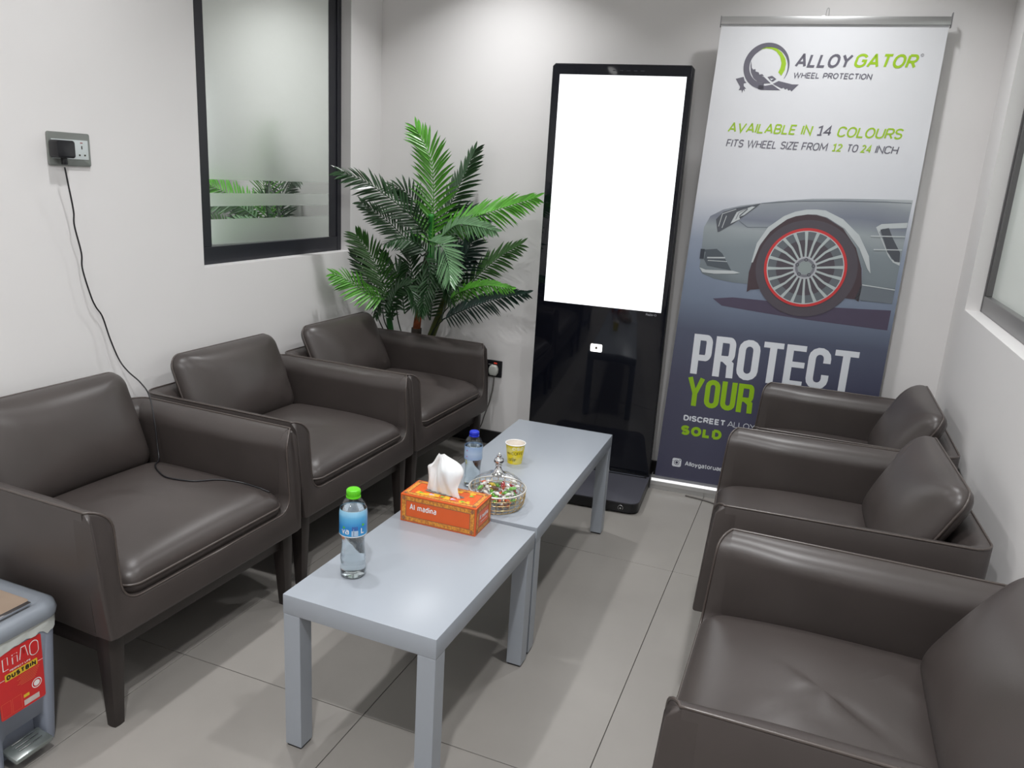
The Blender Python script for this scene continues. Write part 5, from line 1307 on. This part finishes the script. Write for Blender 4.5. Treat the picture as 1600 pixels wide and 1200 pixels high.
# pedal recess (dark arch) and pedal
M_rec = M_bin
rc_ = [(-0.058, 0.0), (0.052, 0.0), (0.049, 0.085), (0.042, 0.098), (-0.046, 0.098), (-0.055, 0.085)]
cutp = ngon_plate('recess_cutter', rc_, -0.05, 0.03, M_rec, None, M=MX)
cutp.location = bin_.location
mo = bodyb.modifiers.new('cut', 'BOOLEAN'); mo.operation = 'DIFFERENCE'; mo.object = cutp; mo.solver = 'EXACT'
cutp.parent = bin_; cutp.location = (0, 0, 0)
dg = bpy.context.evaluated_depsgraph_get(); dg.update()
newme = bpy.data.meshes.new_from_object(bodyb.evaluated_get(dg)); bodyb.modifiers.clear(); bodyb.data = newme
bpy.data.objects.remove(cutp)
M_ped = mat('steel_pedal', srgb(150, 158, 156), 0.25, metal=0.7, bump=0.03)
pdl = box('pedal', -0.035, 0.018, -0.050, 0.044, 0.034, 0.048, M_ped, bin_, bevel=0.004, M=Matrix.Rotation(R(10), 4, 'Y'))
tubes('pedal_rib', [[(0.0195-0.012*k, -0.030, 0.0478+0.0025*k), (0.0195-0.012*k, 0.028, 0.0478+0.0025*k)] for k in range(1, 4)], 0.0012, M_silver, pdl, sides=4)
# lid
def rr_ring(bmx, w_, d_, r_, z): return [bmx.verts.new((x-BD/2, y, z)) for x, y in rrect(w_, d_, r_, 7)]
bm = bmesh.new()
rg = [rr_ring(bm, BD+0.016, BW+0.030, 0.045, 0.338), rr_ring(bm, BD+0.022, BW+0.036, 0.048, 0.350), rr_ring(bm, BD+0.014, BW+0.028, 0.046, 0.366), rr_ring(bm, BD-0.006, BW+0.006, 0.04, 0.373), rr_ring(bm, BD-0.040, BW-0.030, 0.03, 0.372), rr_ring(bm, BD-0.050, BW-0.040, 0.03, 0.366)]
for a, b in zip(rg, rg[1:]):
    n = len(a)
    for k in range(n): bm.faces.new((a[k], a[(k+1) % n], b[(k+1) % n], b[k]))
bm.faces.new(rg[0][::-1]); bm.faces.new(rg[-1])
bmesh.ops.recalc_face_normals(bm, faces=bm.faces)
lidb = bm_finish('bin_lid', bm, M_lid, bin_, smooth=True, angle=50)
ngon_plate('lid_inset', [(x-BD/2-0.012, y) for x, y in rrect(BD-0.075, BW-0.048, 0.016, 6)], 0.366, 0.3685, mat('brown_lid_inset', srgb(150, 132, 116), 0.4, var=0.1, vscale=8, bump=0.05), lidb, bevel=0.0006)
box('lid_hinge_strip', -0.038, -0.026, -0.062, 0.062, 0.3725, 0.3785, M_silver, lidb, bevel=0.001)
# bag edge folded under the lid
V = []; F = []
ol = rrect(BD+0.006, BW+0.022, 0.040, 8); fine = []
for i in range(len(ol)):
    a = Vector(ol[i]); b = Vector(ol[(i+1) % len(ol)]); k = max(1, int((b-a).length/0.010))
    for j in range(k): fine.append(a+(b-a)*j/k)
n = len(fine); rb_ = random.Random(3)
low = [0.300+0.012*math.sin(i*0.19)+rb_.uniform(-0.004, 0.004) for i in range(n)]
for lv in range(5):
    for i, p in enumerate(fine):
        f_ = lv/4; z = 0.341*(1-f_)+low[i]*f_; off = 1.0+0.012*math.sin(i*1.3+lv*1.1)*0.6
        V.append((p.x*off-BD/2, p.y*off, z))
for lv in range(4):
    for i in range(n): F.append((lv*n+i, lv*n+(i+1) % n, (lv+1)*n+(i+1) % n, (lv+1)*n+i))
link('bin_bag_edge', recalc(mesh('bag', V, F)), mat('white_bag_film', srgb(196, 200, 196), 0.35, spec=0.6, bump=0.4, bscale=60, bdist=0.003), bin_, smooth=True)
# label on the front face (+x)
def bl(name, geo, mt, par):
    # front face leans: x grows with z
    V, F = geo
    V = [(-0.0085+0.0085*(v[1]/0.323)+v[2]+0.0008, v[0], v[1]) for v in V]
    return link(name, mesh(name, V, F), mt, par)
I_red = mat('red_label', srgb(206, 32, 34), 0.35, var=0.03, vscale=20, coat=0.2)
lb_ = bl('label', flat_poly_geo([(x+0.002, y+0.224) for x, y in rrect(0.110, 0.168, 0.005, 4)], 0.0), I_red, bin_)
e1 = 0.0005
LX = -0.043
bl('label_lettering', stroke_text('LiAO', LX+0.004, 0.262, 0.088, 0.038, 0.0135, e1, gap=0.003), M_white_print, lb_)
bl('label_lettering', stroke_text('LiAO', LX+0.004, 0.262, 0.088, 0.038, 0.0095, 2*e1, gap=0.003, thick_fit=0.0135), I_red, lb_)
bl('label_lettering', stroke_text('PERFECT LIFE', LX+0.020, 0.2545, 0.050, 0.0042, 0.0009, e1), M_white_print, lb_)
bl('label_strip', merge([rect_geo(-0.053, LX+0.006, 0.2400, 0.2410, e1), rect_geo(LX+0.087, 0.057, 0.2400, 0.2410, e1)]), M_white_print, lb_)
bl('label_strip', flat_poly_geo([(x+LX+0.0465, y+0.2425) for x, y in rrect(0.079, 0.0175, 0.002, 3)], e1), mat('label_yellow', srgb(228, 190, 50), 0.4, var=0.02), lb_)
bl('label_lettering', stroke_text('DUSTBIN', LX+0.0105, 0.2365, 0.0715, 0.0120, 0.0034, 2*e1), M_blk, lb_)
bl('label_small_print', merge([rect_geo(LX+0.042-0.004*(k % 3), LX+0.090-0.002*k, 0.2290-0.0040*k, 0.2299-0.0040*k, e1) for k in range(7)]+[stroke_geo([(-0.050+i*0.026, 0.146), (-0.028+i*0.026, 0.146), (-0.028+i*0.026, 0.182), (-0.050+i*0.026, 0.182)], 0.0005, e1, True) for i in range(2)]), mat('label_orange', srgb(232, 130, 80), 0.4, var=0.02), lb_)
def ring_geo(cx_, cy_, ro_, ri_, z):
    return arc_band(cx_, cy_, ro_, ri_, 0, 360, 28, z)
bl('label_stamp', merge([ring_geo(LX+0.080, 0.187, 0.0125, 0.0105, e1), ring_geo(LX+0.080, 0.187, 0.0075, 0.0, e1)]), M_white_print, lb_)
bl('label_sticker', rect_geo(LX+0.046, LX+0.084, 0.146, 0.160, e1), mat('sticker_white', srgb(208, 196, 190), 0.5, var=0.08, vscale=60), lb_)
bl('label_sticker', rect_geo(LX+0.046, LX+0.060, 0.167, 0.175, e1), MATS['label_yellow'], lb_)
